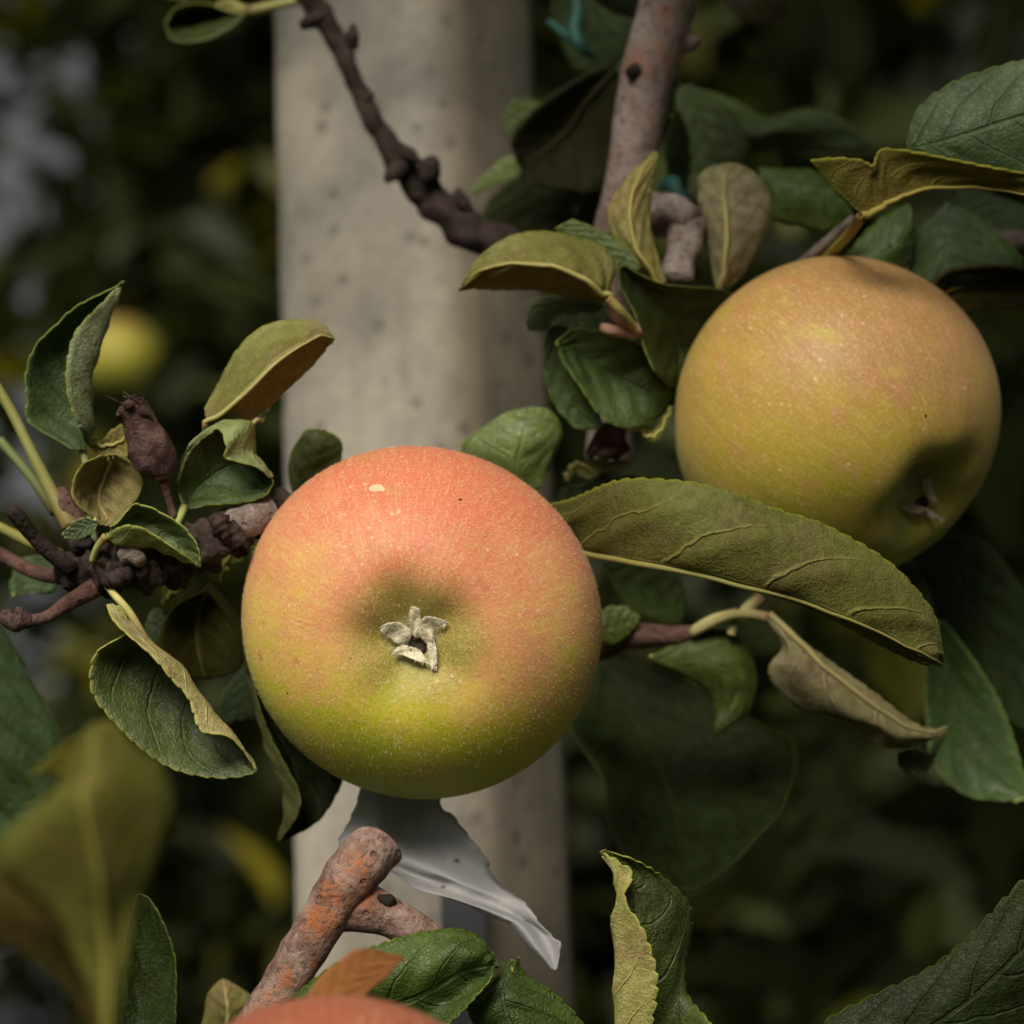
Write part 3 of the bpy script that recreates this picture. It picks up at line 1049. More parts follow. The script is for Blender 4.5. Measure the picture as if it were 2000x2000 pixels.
tube('twig', spur, px([(140, 1112, 2), (95, 1075, 1.8), (62, 1045, 1.6), (30, 1004, 1.4), (18, 995, 1.4)]), [0.0018, 0.0016, 0.0015, 0.0016, 0.0012], M_BARK_DARK, lump=0.15, seg=12, lscale=0.002)
tube('twig', spur, px([(185, 1148, 2), (130, 1180, 1.8), (92, 1205, 1.5), (52, 1214, 1.3)]), [0.0020, 0.0016, 0.0013, 0.0012], M_TWIG_RED, lump=0.08, seg=12)
tube('twig', spur, px([(62, 1214, 1.3), (38, 1212, 1.3), (16, 1204, 1.2), (14, 1190, 1.2)]), [0.0014, 0.0024, 0.0020, 0.0012], M_WITHER, lump=0.3, seg=12, lscale=0.0015)
tube('twig', spur, px([(125, 1128, 2.6), (70, 1118, 3.2), (20, 1094, 4), (-40, 1060, 5)]), [0.0017, 0.0015, 0.0015, 0.0016], M_TWIG_RED, seg=12)
tube('twig', spur, px([(150, 1030, 3), (128, 990, 3), (118, 960, 3.2)]), [0.0030, 0.0024, 0.0016], M_TWIG_RED, seg=12, tint=(1, 1, 1))
tube('petiole', spur, px([(140, 1030, 2.8), (108, 975, 3), (60, 880, 3.2), (20, 800, 3.4), (-40, 700, 3.6)]), [0.0021, 0.0015, 0.0012, 0.0011, 0.0011], M_PET, seg=12, tint=(.60, .62, .42))
tube('petiole', spur, px([(120, 1085, 3.4), (60, 1060, 3.6), (0, 1030, 4), (-60, 1000, 4)]), [0.0013, 0.0012, 0.0011, 0.0011], M_PET, seg=12, tint=(.55, .55, .35))
tube('petiole', spur, px([(110, 1000, 4), (60, 930, 4.4), (0, 860, 5)]), [0.0013, 0.0011, 0.0010], M_PET, seg=10, tint=(.42, .55, .45))

leaf(spur, '139,878 148,880 160,878 172,870 165,865; 58,826 110,830,.4 165,830,.5 185,832,0 159,836,-.5; 53,783 105,785,.5 158,788,.6 180,776,0 140,787,-.7; 53,725 100,728,.5 150,730,.6 182,728,0 132,733,-.7; 72,674 112,678,.5 160,680,.6 197,681,0 139,675,-.6; 109,634 145,637,.4 180,634,.5 214,630,0 156,639,-.5; 152,594 178,598,.2 205,599,.3 230,594,0 203,592,-.3; 235,552 239,551 241,549 243,549 241,550', z=3, see='top', mid=2, at=(4, 1), teeth=.0004, tint=(.75, .95, .95), mats=[M_TOP, M_PAL, M_RIM], label='upright dark leaf with one pale margin rolled over',
     petiole=[(160, 870, .2), (172, 930, .1), (178, 1010, 0), (190, 1075, -.5)])
leaf(spur, '402,800,0 404,822,-.3 412,846,0; 425,756,.3 440,800,-.5 448,850,.3; 470,697,.3 492,750,-.7 503,808,.4; 525,648,.3 542,700,-.7 552,746,.4; 582,632,.2 592,668,-.5 602,704,.3; 622,635,.2 627,654,-.2 634,676,.2; 650,659 652,662 653,665', z=3, see='under', label='leaf curled into a tube showing its olive underside', tint=(1.0, 1.02, .85), teeth=.0004, wav=.0009,
     petiole=[(403, 824, 0), (400, 900, .8), (395, 980, .6)])
leaf(spur, '488,840 492,836 497,832; 492,828 515,812 530,790; 510,800 530,780 545,768; 540,768 543,764 546,762', z=4.5, see='top', hi=False, tint=(1.8, 1.7, 1.7))
leaf(spur, '356,986 357,987 362,990 368,993; 346,950 349,935 385,955,.5 400,985; 374,880 377,866 425,925,.6 440,985; 425,840,-.1 430,832,0 468,905,.7 478,983; 440,868,-.6 489,824,0 500,905,.6 512,973; 440,896,-.6 491,880,0 508,925,.5 526,960; 500,914,-.4 519,908,0 524,930,.3 532,946; 526,934,-.2 532,932,0 532,938 534,941', z=2.4, see='top', mid=2, at=(3, 2), teeth=.0003, wav=.0006, tint=(.8, 1.05, .8), mats=[M_TOP, M_PAL, M_RIM], label='round dark leaf with a pinkish flap folded down', petiole=[(360, 990, 0), (352, 1010, -.2), (340, 1040, -.3)])
leaf(spur, '195,890 217,887 242,890; 160,907,-.2 208,912,.4 264,908; 143,938,-.3 197,942,.6 279,938; 140,966,-.4 190,970,.6 268,970; 155,990,-.4 195,994,.5 250,990; 180,1010,-.2 207,1012,.3 233,1013; 188,1021 199,1024 216,1026', z=2.4, see='under', teeth=.0003, tint=(.85, .80, .68), mats=[M_TOP, M_PAL, M_RIM], label='small cupped leaf with a pale pink rim', petiole=[(240, 1010, .3), (262, 1040, .2), (285, 1065, 0)])
leaf(spur, '188,1017 190,1020 190,1026; 162,1012 170,1026 176,1044; 138,1026 145,1040 152,1052; 122,1046 124,1048 127,1050', z=2.2, see='top', tint=(1.3, 1.5, 1.5), hi=False)
leaf(spur, '215,1028 212,1040 205,1052 202,1049; 254,981 250,1015,.3 240,1070,.1 236,1034,-.4; 290,983 285,1020,.4 287,1070,.1 270,1035,-.5; 330,1006 322,1040,.4 324,1083,.1 308,1053,-.4; 366,1034 356,1064,.3 356,1097,.1 344,1078,-.3; 389,1070 383,1087,.1 381,1104 375,1098,-.1; 393,1099 392,1103 391,1106 389,1105', z=1.4, see='top', mid=1.5, at=(3, 1), teeth=.0003, tint=(1.15, 1.3, 1.1), label='small boat shaped leaf with its lower margin rolled up', petiole=[(206, 1048, 0), (190, 1070, .2), (180, 1095, .4)])
leaf(spur, '164,854 168,860 170,868; 198,862 202,872 206,892; 224,838 236,865 246,892; 246,826 252,845 260,862', z=3.4, see='under', hi=False, tint=(1, 1, .7))
leaf(spur, '246,1236 248,1234 250,1215 226,1182 208,1178; 184,1272 236,1268,.6 290,1262,.7 285,1248,0 232,1224,-.6; 176,1345 250,1330,.7 322,1306,.8 336,1284,0 297,1286,-.7; 217,1406 290,1382,.7 355,1350,.8 371,1326,0 334,1330,-.6; 282,1468 340,1428,.6 385,1390,.7 398,1369,0 366,1366,-.5; 345,1504 387,1464,.5 420,1430,.6 430,1407,0 391,1429,-.6; 420,1517 442,1484,.3 456,1458,.4 464,1449,0 446,1441,-.4; 476,1513 484,1502,.1 489,1490,.2 490,1484,0 481,1478,-.1; 499,1505 500,1505 500,1505 500,1504 499,1504', z=1.2, see='top', mid=2, at=(4, 1), teeth=.0005, pitch=.003, tint=(1.5, 1.5, 1.4), wav=.0006, mats=[M_TOP, M_PAL, M_RIM], label='big grey green leaf with a pale folded edge along its length',
     petiole=[(290, 1262, .5), (255, 1200, .3), (222, 1160, .4), (198, 1128, 1.2), (190, 1112, 1.8)])
leaf(spur, '490,1312,-.2 488,1310 492,1311,.3 496,1313,.4; 504,1382,-.3 499,1380 530,1386,.6 565,1390,.8; 524,1440,-.3 512,1442 575,1450,.8 630,1450,1; 550,1492,-.4 526,1490 608,1502,.9 668,1505,1; 582,1552,-.5 549,1540 605,1555,.7 663,1540,.9; 580,1592,-.4 552,1590 590,1600,.4 622,1602,.5; 549,1641 543,1642 547,1643,.1 552,1643,.1', z=4.2, see='top', mid=1.6, at=(3, 2.4), teeth=.0003, tint=(.5, .55, .5), label='dark hanging leaf with a twisted pale edge',
     petiole=[(489, 1311, .1), (480, 1250, -.3), (440, 1185, -.6), (405, 1143, -.8)], prad=.0009)
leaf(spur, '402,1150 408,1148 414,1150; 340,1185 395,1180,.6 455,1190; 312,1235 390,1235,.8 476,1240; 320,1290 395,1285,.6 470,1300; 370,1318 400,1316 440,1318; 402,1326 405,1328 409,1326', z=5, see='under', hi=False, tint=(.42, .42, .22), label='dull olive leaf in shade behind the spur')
leaf(spur, '505,1275 512,1272 520,1275; 470,1310 500,1300 540,1310; 440,1350 490,1345 540,1355; 430,1385 470,1390 520,1395; 432,1410 440,1412 450,1410', z=8, see='top', hi=False, tint=(1, 1.2, 1.2))
leaf(spur, '575,968 580,970 590,968; 569,918,.2 600,915,-.2 655,920; 577,880,.2 615,876,-.3 665,885; 592,853 625,852,-.2 664,866; 612,845 625,843 645,847', z=5.6, see='top', tint=(1.5, 1.4, .6), hi=False, teeth=0, label='small yellowing leaf with a browned tip behind the apple')
leaf(spur, '430,1140 440,1110 440,1105; 440,1060 460,1050 490,1085; 470,1010 500,1015 520,1050; 540,985 542,990 545,1000', z=5, see='under', hi=False, tint=(.7, .75, .35))
leaf(spur, '345,1140 350,1135 352,1130; 318,1180 330,1170 345,1160; 325,1100 345,1130 370,1130; 350,1090 365,1095 375,1100', z=4.6, see='under', hi=False, tint=(.7, .75, .4))
leaf(spur, '20,1170 30,1165 40,1160; 25,1125 60,1130 100,1155; 40,1095 80,1100 118,1120; 70,1085 85,1088 100,1092', z=7, see='top', hi=False, tint=(1.2, 1.6, 1.4))
leaf(spur, '290,1275 300,1270 310,1270; 285,1230 310,1222 330,1230; 290,1205 310,1200 322,1208; 300,1190 306,1188 312,1190', z=6, see='top', hi=False, tint=(1.6, 1.7, 1.8))

# withered fruitlet standing in the spur
fr = thing('withered_fruitlet', 'shrivelled dark brown fruitlet on a reddish stalk among the spur leaves', 'fruitlet', P(338, 1008, 2.2))
tube('body', fr, px([(318, 938, 2.0), (312, 915, 2.0), (296, 880, 2.0), (280, 845, 2.0), (266, 815, 2.0), (258, 800, 2.0)]), [0.0016, 0.0036, 0.0046, 0.0038, 0.0034, 0.0040], M_WITHER, lump=0.17, lscale=0.0013, seg=30, n=90)
tube('stalk', fr, px([(340, 1010, 2.2), (328, 970, 2.1), (317, 930, 2.0)]), [0.0009, 0.0008, 0.0012], M_TWIG_RED, seg=10)
for k, (x, y, d) in enumerate([(228, 812, 1.8), (240, 790, 1.6), (262, 786, 2.2), (288, 796, 2.0), (294, 812, 1.7)]):
    tube('sepal', fr, px([(262 + (x - 262) * .2, 806, 2.0), ((x + 262) / 2, (y + 800) / 2 - 4, d), (x, y, d)]), [0.0014, 0.0012, 0.0004], M_WITHER, seg=8, lump=0.3, lscale=0.001, seed=k)

for k in range(12):
    a_ = R.rand() * 6.28
    x0, y0 = 262 + 14 * math.cos(a_), 802 + 4 * math.sin(a_)
    tube('stamen', fr, px([(x0, y0, 2.0 + .2 * math.sin(a_)), (x0 + 8 * R.randn(), y0 - 14, 1.9), (x0 - 6 + 16 * R.randn(), y0 - 18 - 16 * R.rand(), 1.9 + .2 * R.randn())]), [.00022, .00018, .00014], M_WITHER, seg=5, n=8)

# ------------------------------------------------------------------ dark twig across the post
tw = thing('apple_branch', 'dark knotty twig slanting down across the concrete post', 'branch', P(590, -60, 13), 'branches of the near apple tree')
tube('bark', tw, px([(560, -70, 13), (607, 0, 13), (655, 70, 13), (690, 150, 12.8), (722, 220, 12.6), (770, 300, 12.2), (815, 355, 12), (880, 420, 11.6), (950, 470, 11.4), (1040, 520, 11.5)]),
     [.0030, .0029, .0026, .0022, .0023, .0029, .0038, .0042, .0046, .0050], M_BARK_DARK, lump=.30, lscale=.0020, seg=26, n=220)
for k, (x, y, r) in enumerate([(690, 72, .0026), (612, 40, .0030), (780, 330, .004), (838, 335, .0042), (862, 400, .0036), (905, 395, .003), (820, 385, .0034), (800, 300, .0026), (720, 190, .0022)]):
    q = P(x, y, 11.6 - .3 * (k % 2))
    dv = np.array([math.sin(k * 2), -.5, math.cos(k * 1.3)]) * r
    tube('bud_scar', tw, [q - dv, q, q + dv], [r * .4, r * .6, r * .25], M_BARK_DARK, lump=.3, lscale=.002, seg=12, n=12, seed=k)
leaf(tw, '492,20 490,22,.2 486,24; 455,20 450,10,.8 462,52,-.3; 410,5 400,20,1.2 418,79,-.4; 365,5 360,30,1.2 370,89,-.4; 335,20 340,40,.8 333,79,-.3; 320,50 324,56 326,60', z=13, see='top', mid=1, at=(2, 0.6), tint=(.7, .75, .6), hi=False, teeth=.0004, label='blurred leaf with a pale lower rim near the top of the post', petiole=[(488, 22, .1), (530, 12, 0), (590, 0, 0)], prad=.0011)
leaf(tw, '500,-60 495,-60 490,-55; 430,-40 425,-70 420,-90; 360,0 350,-40 340,-80; 290,-20 288,-30 285,-40', z=15, see='under', tint=(.6, .6, .4), hi=False)

# ------------------------------------------------------------------ pinkish branch with the centre cluster
br = thing('apple_branch', 'smooth pinkish brown upright branch with orange patches right of the post', 'branch', P(1180, 560, 10), 'branches of the near apple tree')
tube('bark', br, px([(1360, -160, 10), (1325, -60, 10), (1302, 20, 10), (1275, 110, 10), (1252, 200, 10), (1238, 290, 10), (1220, 380, 10), (1200, 460, 10.5), (1195, 560, 11), (1200, 700, 12), (1190, 900, 13)]),
     [.0070, .0069, .0066, .0063, .0060, .0056, .0053, .0052, .0052, .0052, .0055], M_BARK_PINK, lump=.06, lscale=.008, seg=28, n=120)
tube('knot', br, px([(1250, 138, 9.7), (1236, 140, 9.45), (1226, 142, 9.3)]), [.0026, .0020, .0010], M_BARK_DARK, lump=.2, lscale=.003, seg=14)
tube('twig', br, px([(1330, 80, 10), (1352, 85, 10), (1362, 92, 10)]), [.003, .0024, .0016], M_BARK_PINK, seg=12)
tube('spur', br, px([(1260, 420, 9), (1310, 425, 8), (1335, 445, 7.4), (1330, 490, 7), (1322, 550, 6.6)]), [.0050, .0046, .0044, .0040, .0036], M_BARK_GREY, lump=.25, lscale=.003, seg=20, n=60)
tube('spur', br, px([(1270, 425, 8), (1310, 412, 7.4), (1350, 428, 7)]), [.0046, .0042, .0030], M_BARK_GREY, lump=.25, lscale=.003, seg=16)

z = 4.5
leaf(br, '1192,573 1189,582 1182,592; 1203,520,.4 1168,562,-.3 1150,590,.5; 1172,477,.6 1130,535,-.5 1098,583,.6; 1114,453,.7 1080,517,-.6 1050,572,.6; 1050,450,.6 1020,512,-.5 1000,566,.5; 985,467,.4 965,517,-.3 950,564,.4; 925,509,.2 920,540,-.1 918,565,.2; 899,562 898,566 897,570', z=z, see='under', teeth=.0004, tint=(.80, .82, .62), puff=.0009, wav=.0008, label='arched olive leaf showing its underside in front of the post',
     petiole=[(1188, 582, -.2), (1215, 612, -.1), (1243, 650, .6), (1258, 690, 1.8), (1262, 720, 3)], prad=.0009)
leaf(br, '1082,446 1092,442 1117,427; 1120,475 1140,462 1166,448; 1180,515 1195,497 1214,477; 1230,543 1240,532 1252,524', z=5.5, see='top', teeth=.0003, tint=(1.4, 1.6, .9), hi=False)
leaf(br, '1275,553 1288,556 1302,549; 1230,522 1258,515,-.3 1286,500; 1204,482 1236,475,-.4 1272,450; 1190,435 1228,425,-.4 1272,395; 1193,399 1232,385,-.3 1279,348; 1215,360 1248,345,-.2 1284,322; 1248,322 1266,314 1284,306; 1278,296 1281,295 1283,297', z=6, see='under', teeth=.0003, tint=(.95, .95, .62), mats=[M_TOP, M_PAL, M_RIM], label='narrow yellow green leaf standing up against the branch', petiole=[(1288, 555, 0), (1294, 575, .8), (1300, 600, 2.5)])
leaf(br, '1404,568 1409,569 1415,566; 1388,507 1420,512,-.4 1462,522; 1371,437 1425,450,-.5 1495,452; 1364,380 1420,390,-.4 1504,392; 1372,338 1420,345,-.3 1482,348; 1425,318 1440,320 1455,326', z=7.5, see='under', teeth=.0003, tint=(.80, .80, .78), mats=[M_TOP, M_PAL, M_RIM], label='soft pale underside of a broad leaf beside the branch', hi=False, petiole=[(1409, 567, 0), (1405, 600, .2), (1380, 660, .3)], prad=.001)
leaf(br, '1206,523 1211,519 1217,516; 1210,562 1258,562,.6 1302,556,.6; 1238,612 1305,622,1.2 1396,562,2.0; 1258,676 1325,684,1.6 1445,592,2.8; 1284,729 1325,728,1.4 1405,682,2.6; 1312,757,1.0 1326,753,1.6 1342,745,2.2', z=5.0, see='top', teeth=.00025, tint=(.48, .56, .42), label='dark green leaf with a pale rim tucked against the yellow apple')
leaf(br, '1089,663 1088,670 1089,678; 1120,641 1122,682,.2 1095,704; 1168,643 1168,717,.4 1130,757; 1226,655 1218,742,.5 1170,810; 1276,680,.4 1262,767,.5 1214,834; 1310,740,1 1297,787,.8 1262,830,.3; 1320,780,1.4 1317,789,1.4 1310,796,1.2', z=5.4, see='top', teeth=.0003, tint=(.85, 1.1, .75), puff=.0006, label='glossy dark leaf between the post and the yellow apple')
leaf(br, '1233,832 1234,828 1236,824; 1262,858 1265,850 1266,842; 1285,858 1282,848 1280,838; 1308,815 1303,812 1298,810; 1312,793 1311,792 1310,791', z=5.9, see='under', hi=False, tint=(.9, .9, .7), teeth=0)
leaf(br, '1072,640 1090,636 1110,640; 1062,690 1095,700 1135,710; 1068,750 1115,765 1160,785; 1090,800 1130,805 1175,822; 1125,838 1145,840 1172,838', z=6.2, see='top', hi=False, tint=(1.0, 1.3, .8))
leaf(br, '1178,593 1176,600 1170,608; 1112,582 1110,598 1103,614; 1050,582 1062,600 1076,620; 1031,622 1052,628 1075,632; 1030,645 1045,647 1062,648', z=6, see='top', hi=False, tint=(1.9, 2.0, 1.8))
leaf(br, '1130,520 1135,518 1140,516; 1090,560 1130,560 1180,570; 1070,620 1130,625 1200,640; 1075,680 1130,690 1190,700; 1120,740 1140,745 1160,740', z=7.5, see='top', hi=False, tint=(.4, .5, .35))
bud = px([(1185, 600, 4.8), (1208, 618, 4.8), (1236, 640, 4.9), (1250, 652, 5)])
tube('bud', br, bud, [.0008, .0014, .0015, .0008], M_BUD, seg=12, lump=.2, lscale=.002)
tube('bud', br, px([(1175, 638, 4.9), (1195, 645, 4.8), (1245, 656, 5)]), [.0008, .0012, .0008], M_BUD, seg=12, lump=.2, lscale=.002)
leaf(br, '1000,965 1035,960 1058,952; 925,905 1010,905,-.3 1078,892; 900,872 1020,862,-.4 1094,852; 940,840 1030,826,-.3 1088,820; 990,807 1035,806,-.1 1068,799; 1034,796 1038,795 1044,796', z=6.2, see='top', teeth=.0003, tint=(2.0, 2.1, 1.5), hi=False, label='bright green rounded leaf rising behind the near apple')
# leaves between the post and the branch
z = 13
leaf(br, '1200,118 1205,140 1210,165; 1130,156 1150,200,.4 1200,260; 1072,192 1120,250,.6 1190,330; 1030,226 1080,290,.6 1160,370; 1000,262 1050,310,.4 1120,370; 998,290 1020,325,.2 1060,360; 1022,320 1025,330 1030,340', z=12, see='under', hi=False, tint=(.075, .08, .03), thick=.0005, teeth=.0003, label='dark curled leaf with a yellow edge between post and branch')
leaf(br, '1030,318 1020,335 1010,345; 992,308 985,335 975,358; 955,335 948,355 942,372; 920,374 921,378 923,380', z=12.5, see='top', hi=False, tint=(2, 2.3, 1.2))
leaf(br, '1010,340 1020,330 1040,320; 950,400 1040,390 1150,350; 960,450 1060,440 1180,420; 1040,480 1090,480 1160,470', z=13.5, see='top', hi=False, tint=(.35, .35, .25))
leaf(br, '1060,345 1070,335 1080,330; 1080,350 1095,338 1110,330; 1110,385 1120,370 1130,360; 1125,420 1130,410 1138,400', z=12.6, see='top', hi=False, tint=(1, 1, .6))
leaf(br, '1250,40 1252,42 1255,45; 1200,30 1180,80 1190,140; 1130,-20 1110,50 1120,130; 1090,-60 1080,-20 1075,20', z=15, see='top', hi=False, tint=(.35, .45, .35))
leaf(br, '1000,200 1010,195 1020,190; 985,225 1010,230 1060,210; 990,260 1020,265 1050,250; 1005,285 1015,290 1025,285', z=13.5, see='top', hi=False, tint=(.9, 1.1, .4))
leaf(br, '1310,230 1318,222 1325,215; 1300,290 1325,280 1345,270; 1305,340 1325,335 1348,330; 1320,380 1330,378 1340,372', z=12, see='top', hi=False, tint=(.6, .7, .3))
leaf(br, '1320,215 1325,190 1330,165; 1380,270 1400,230,-.4 1420,190; 1450,300 1470,260,-.5 1500,225; 1530,290 1550,250,-.4 1580,210; 1620,290 1640,265 1660,245; 1690,292 1695,288 1700,284', z=15, see='top', hi=False, tint=(1.05, 1.25, 1.1), label='large dull green leaf blurred behind the branch')
leaf(br, '1320,180 1335,170 1350,165; 1325,260 1370,240 1430,215; 1340,320 1400,300 1460,280; 1380,345 1410,340 1440,325', z=14, see='top', hi=False, tint=(1.0, 1.2, .9))

# teal plastic ties
tie = thing('plant_tie', 'frayed teal plastic tie hanging between the post and the branch', 'tie', P(1120, 90, 15), 'teal plant ties')
tube('strand', tie, px([(1120, -40, 13.6), (1128, 20, 13.4), (1122, 60, 13.2), (1136, 92, 13), (1160, 112, 13.2)]), [.0009, .0012, .0018, .0014, .0006], M_TIE, seg=10, lump=.25, lscale=.003)
tube('strand', tie, px([(1070, 40, 13.6), (1096, 62, 13.4), (1124, 78, 13.2), (1150, 104, 13.2)]), [.0006, .0012, .0014, .0006], M_TIE, seg=10, lump=.25, lscale=.003)
tie = thing('plant_tie', 'short teal plastic tie knotted round the spur of the pinkish branch', 'tie', P(1315, 370, 8.5), 'teal plant ties')
tube('strand', tie, px([(1290, 365, 8.8), (1312, 358, 8.4), (1322, 372, 8.2), (1338, 390, 8.4), (1352, 402, 8.8)]), [.0009, .0019, .0014, .0016, .0008], M_TIE, seg=10, lump=.25, lscale=.003)

# ------------------------------------------------------------------ leaves above the second apple
sh = thing('apple_branch', 'leafy shoot with a notched olive leaf above the yellow apple', 'branch', P(1600, 520, 6), 'branches of the near apple tree')
tube('bark', sh, px([(1560, 640, 9), (1590, 560, 8.5), (1640, 540, 9), (1800, 520, 11), (2100, 420, 14)]), [.0030, .0028, .0028, .0032, .004], M_BARK_GREY, lump=.15, lscale=.004, seg=14, n=50)
leaf(sh, '1770,278 1772,290 1776,302; 1792,216 1815,282,-.2 1832,340; 1850,170 1882,264,-.4 1905,358; 1930,135 1962,238,-.4 1990,370; 2005,115 2045,215,-.3 2075,352; 2085,105 2125,190 2155,300; 2190,150 2195,155 2200,162', z=3.6, see='top', teeth=.0005, pitch=.0042, tint=(1.0, 1.25, 1.45), label='broad blue green toothed leaf behind the notched leaf')
leaf(sh, '1584,310 1630,366,.1 1682,420,.2; 1626,307,-.2 1655,360 1696,416,.2; 1672,310,-.2 1690,352 1716,404,.2; 1694,316,-.2 1703,349 1728,396,.2; 1705,322,-.2 1716,348 1742,389,.2; 1712,300,-.2 1728,342 1756,383,.2; 1732,291,-.2 1746,335 1772,377,.2; 1790,297,-.3 1800,330 1826,363,.2; 1880,314,-.3 1880,338 1886,363,.2; 1960,331,-.3 1960,350 1962,369,.2; 2060,354 2060,369 2062,386; 2150,380 2150,384 2150,388', z=2.8, see='under', mid=2, at=(5, 1), teeth=.0004, tint=(.62, .58, .25), thick=.0006, label='olive leaf seen edge on with a nibbled brown notch', petiole=[(1684, 420, .2), (1660, 455, 1.8), (1625, 492, 3.4), (1596, 525, 5.0), (1570, 560, 6.5)], prad=.0010, puff=.0005)
tube('petiole', sh, px([(1668, 428, 6.5), (1620, 470, 7.2), (1585, 500, 7.8), (1550, 530, 8.5)]), [.0012, .0013, .0013, .0014], M_BARK_GREY, seg=10)
leaf(sh, '1480,326 1485,350 1492,380; 1540,328 1545,375,-.3 1510,428; 1592,333 1600,385,-.3 1560,442; 1630,365 1640,400,-.2 1620,453; 1664,410 1664,418 1662,426', z=9, see='top', hi=False, tint=(1.4, 1.8, .9))
leaf(sh, '1640,520 1645,530 1650,540; 1664,490 1690,515,-.3 1700,545; 1710,440 1745,480,-.4 1755,530; 1765,402 1780,430,-.2 1782,470; 1774,398 1777,400 1780,404', z=7.5, see='top', hi=False, tint=(1.3, 1.7, 1.1))
leaf(sh, '1845,400 1855,398 1865,400; 1795,450 1850,440,-.2 1920,430; 1780,510 1850,490,-.5 1960,470; 1770,560 1830,545,-.6 1990,525,-.4; 1790,600 1820,590 1850,580', z=8, see='top', hi=False, tint=(.9, 1.2, 1.1), label='broad bluish leaf in shade behind the yellow apple')
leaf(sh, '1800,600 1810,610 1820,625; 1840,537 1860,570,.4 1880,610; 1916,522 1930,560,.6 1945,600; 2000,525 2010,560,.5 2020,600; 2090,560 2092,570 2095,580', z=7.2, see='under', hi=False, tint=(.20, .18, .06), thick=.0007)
leaf(sh, '1880,360 1900,365 1910,370; 1870,390 1920,390 1990,400; 1880,420 1940,420 2030,430; 1950,450 1990,450 2030,450', z=11, see='top', hi=False, tint=(.9, 1.1, 1.1))

# ------------------------------------------------------------------ big leaf and the leaves under the second apple
lo = thing('apple_branch', 'leafy spur below the yellow apple bearing one large sickle shaped leaf', 'branch', P(1290, 1240, 7), 'branches of the near apple tree')
tube('bark', lo, px([(1100, 1290, 9), (1180, 1255, 8), (1250, 1240, 7.4), (1310, 1240, 7.2), (1350, 1238, 7.2)]), [.0036, .0034, .0030, .0024, .0016], M_TWIG_RED, lump=.2, lscale=.003, seg=16, n=50)
leaf(lo, '1040,990,4.4 1052,1015,4.4 1066,1042,4.4 1080,1068,4.4 1086,1074,4.6; 1118,974,2.9 1130,1010,2.7 1143,1046,2.6 1153,1080,2.6 1158,1086,2.9; 1216,938,1.2 1226,990,.9 1236,1046,.8 1243,1095,.9 1252,1103,1.5; 1330,944,.4 1336,1002,-.1 1342,1062,-.2 1348,1114,0 1362,1122,.8; 1430,963,.2 1436,1022,-.3 1442,1087,-.4 1447,1140,-.2 1462,1154,.7; 1527,997,.3 1531,1057,-.2 1536,1117,-.3 1542,1165,-.1 1556,1188,.7; 1620,1025,.4 1623,1087,0 1626,1147,-.1 1630,1197,0 1642,1221,.7; 1706,1074,.5 1709,1130,.2 1713,1187,.1 1717,1231,.2 1724,1264,.7; 1782,1139,.6 1784,1187,.4 1783,1232,.4 1782,1266,.4 1787,1290,.7; 1828,1205,.8 1828,1237,.7 1828,1267,.7 1826,1286,.7 1826,1296,.8; 1838,1290,1 1838,1293,1 1838,1295,1 1838,1297,1 1838,1299,1',
     z=.4, see='under', mid=3, at=(5, 1), teeth=.00055, pitch=.0037, tint=(.52, .55, .34), puff=.0009, wav=.0005, label='large sickle shaped leaf showing its veined olive underside', prad=.0009)
leaf(lo, '1265,1285 1270,1288 1276,1292; 1345,1243,.2 1332,1277,0 1318,1309; 1400,1227,.3 1390,1292,-.1 1365,1337,.1; 1456,1254,.3 1430,1317,-.1 1392,1361,.1; 1483,1320,.3 1450,1352,0 1399,1396,.1; 1466,1388,.2 1435,1402,0 1397,1416; 1402,1432 1398,1433 1394,1434', z=7, see='top', teeth=0, tint=(.95, 1.0, .4), hi=False, label='curled green leaf like a hook under the large leaf')
leaf(lo, '1497,1203 1497,1205 1496,1208; 1566,1253 1545,1262,-.3 1525,1262; 1605,1282 1560,1300,-.5 1500,1298; 1640,1308 1590,1335,-.5 1510,1340; 1714,1362 1660,1390,-.5 1570,1388; 1760,1398 1720,1420,-.4 1650,1410; 1790,1416 1765,1440,-.3 1716,1457; 1822,1425 1810,1440,-.1 1790,1458; 1851,1420 1850,1422 1848,1425', z=6, see='under', mid=.35, at=(4, 1), teeth=.0004, tint=(.66, .64, .62), hi=True, mats=[M_TOP, M_PAL, M_RIM], label='pale pinkish grey leaf hanging point down by the green leaves', petiole=[(1500, 1206, 0), (1463, 1200, .4), (1420, 1205, .8), (1350, 1238, 1)], prad=.0010)
leaf(lo, '1752,1470 1760,1468 1790,1458; 1755,1490 1785,1490 1815,1470; 1770,1510 1800,1505 1835,1440; 1800,1520 1815,1505 1848,1425', z=6.6, see='top', hi=False, tint=(.5, .6, .4), rib=False)
leaf(lo, '1832,1215 1838,1213 1845,1212; 1806,1300 1850,1290,.3 1910,1298; 1808,1396 1870,1385,.4 1955,1380; 1824,1495 1890,1470,.4 1985,1465; 1884,1549 1930,1535,.3 2010,1540; 1946,1564 1980,1562 2030,1560; 1995,1562 2000,1560 2010,1558', z=9, see='top', hi=False, teeth=.0004, tint=(1.1, 1.5, 1.2), label='grey green leaf hanging at the edge behind the large leaf tip')
leaf(lo, '1760,1070 1770,1065 1780,1060; 1800,1110 1850,1080 1910,1055; 1840,1220 1900,1180 1980,1130; 1900,1310 1960,1270 2040,1240; 1960,1400 2000,1370 2060,1340; 2040,1440 2045,1435 2050,1430', z=10, see='top', hi=False, teeth=.0004, tint=(.40, .50, .38))
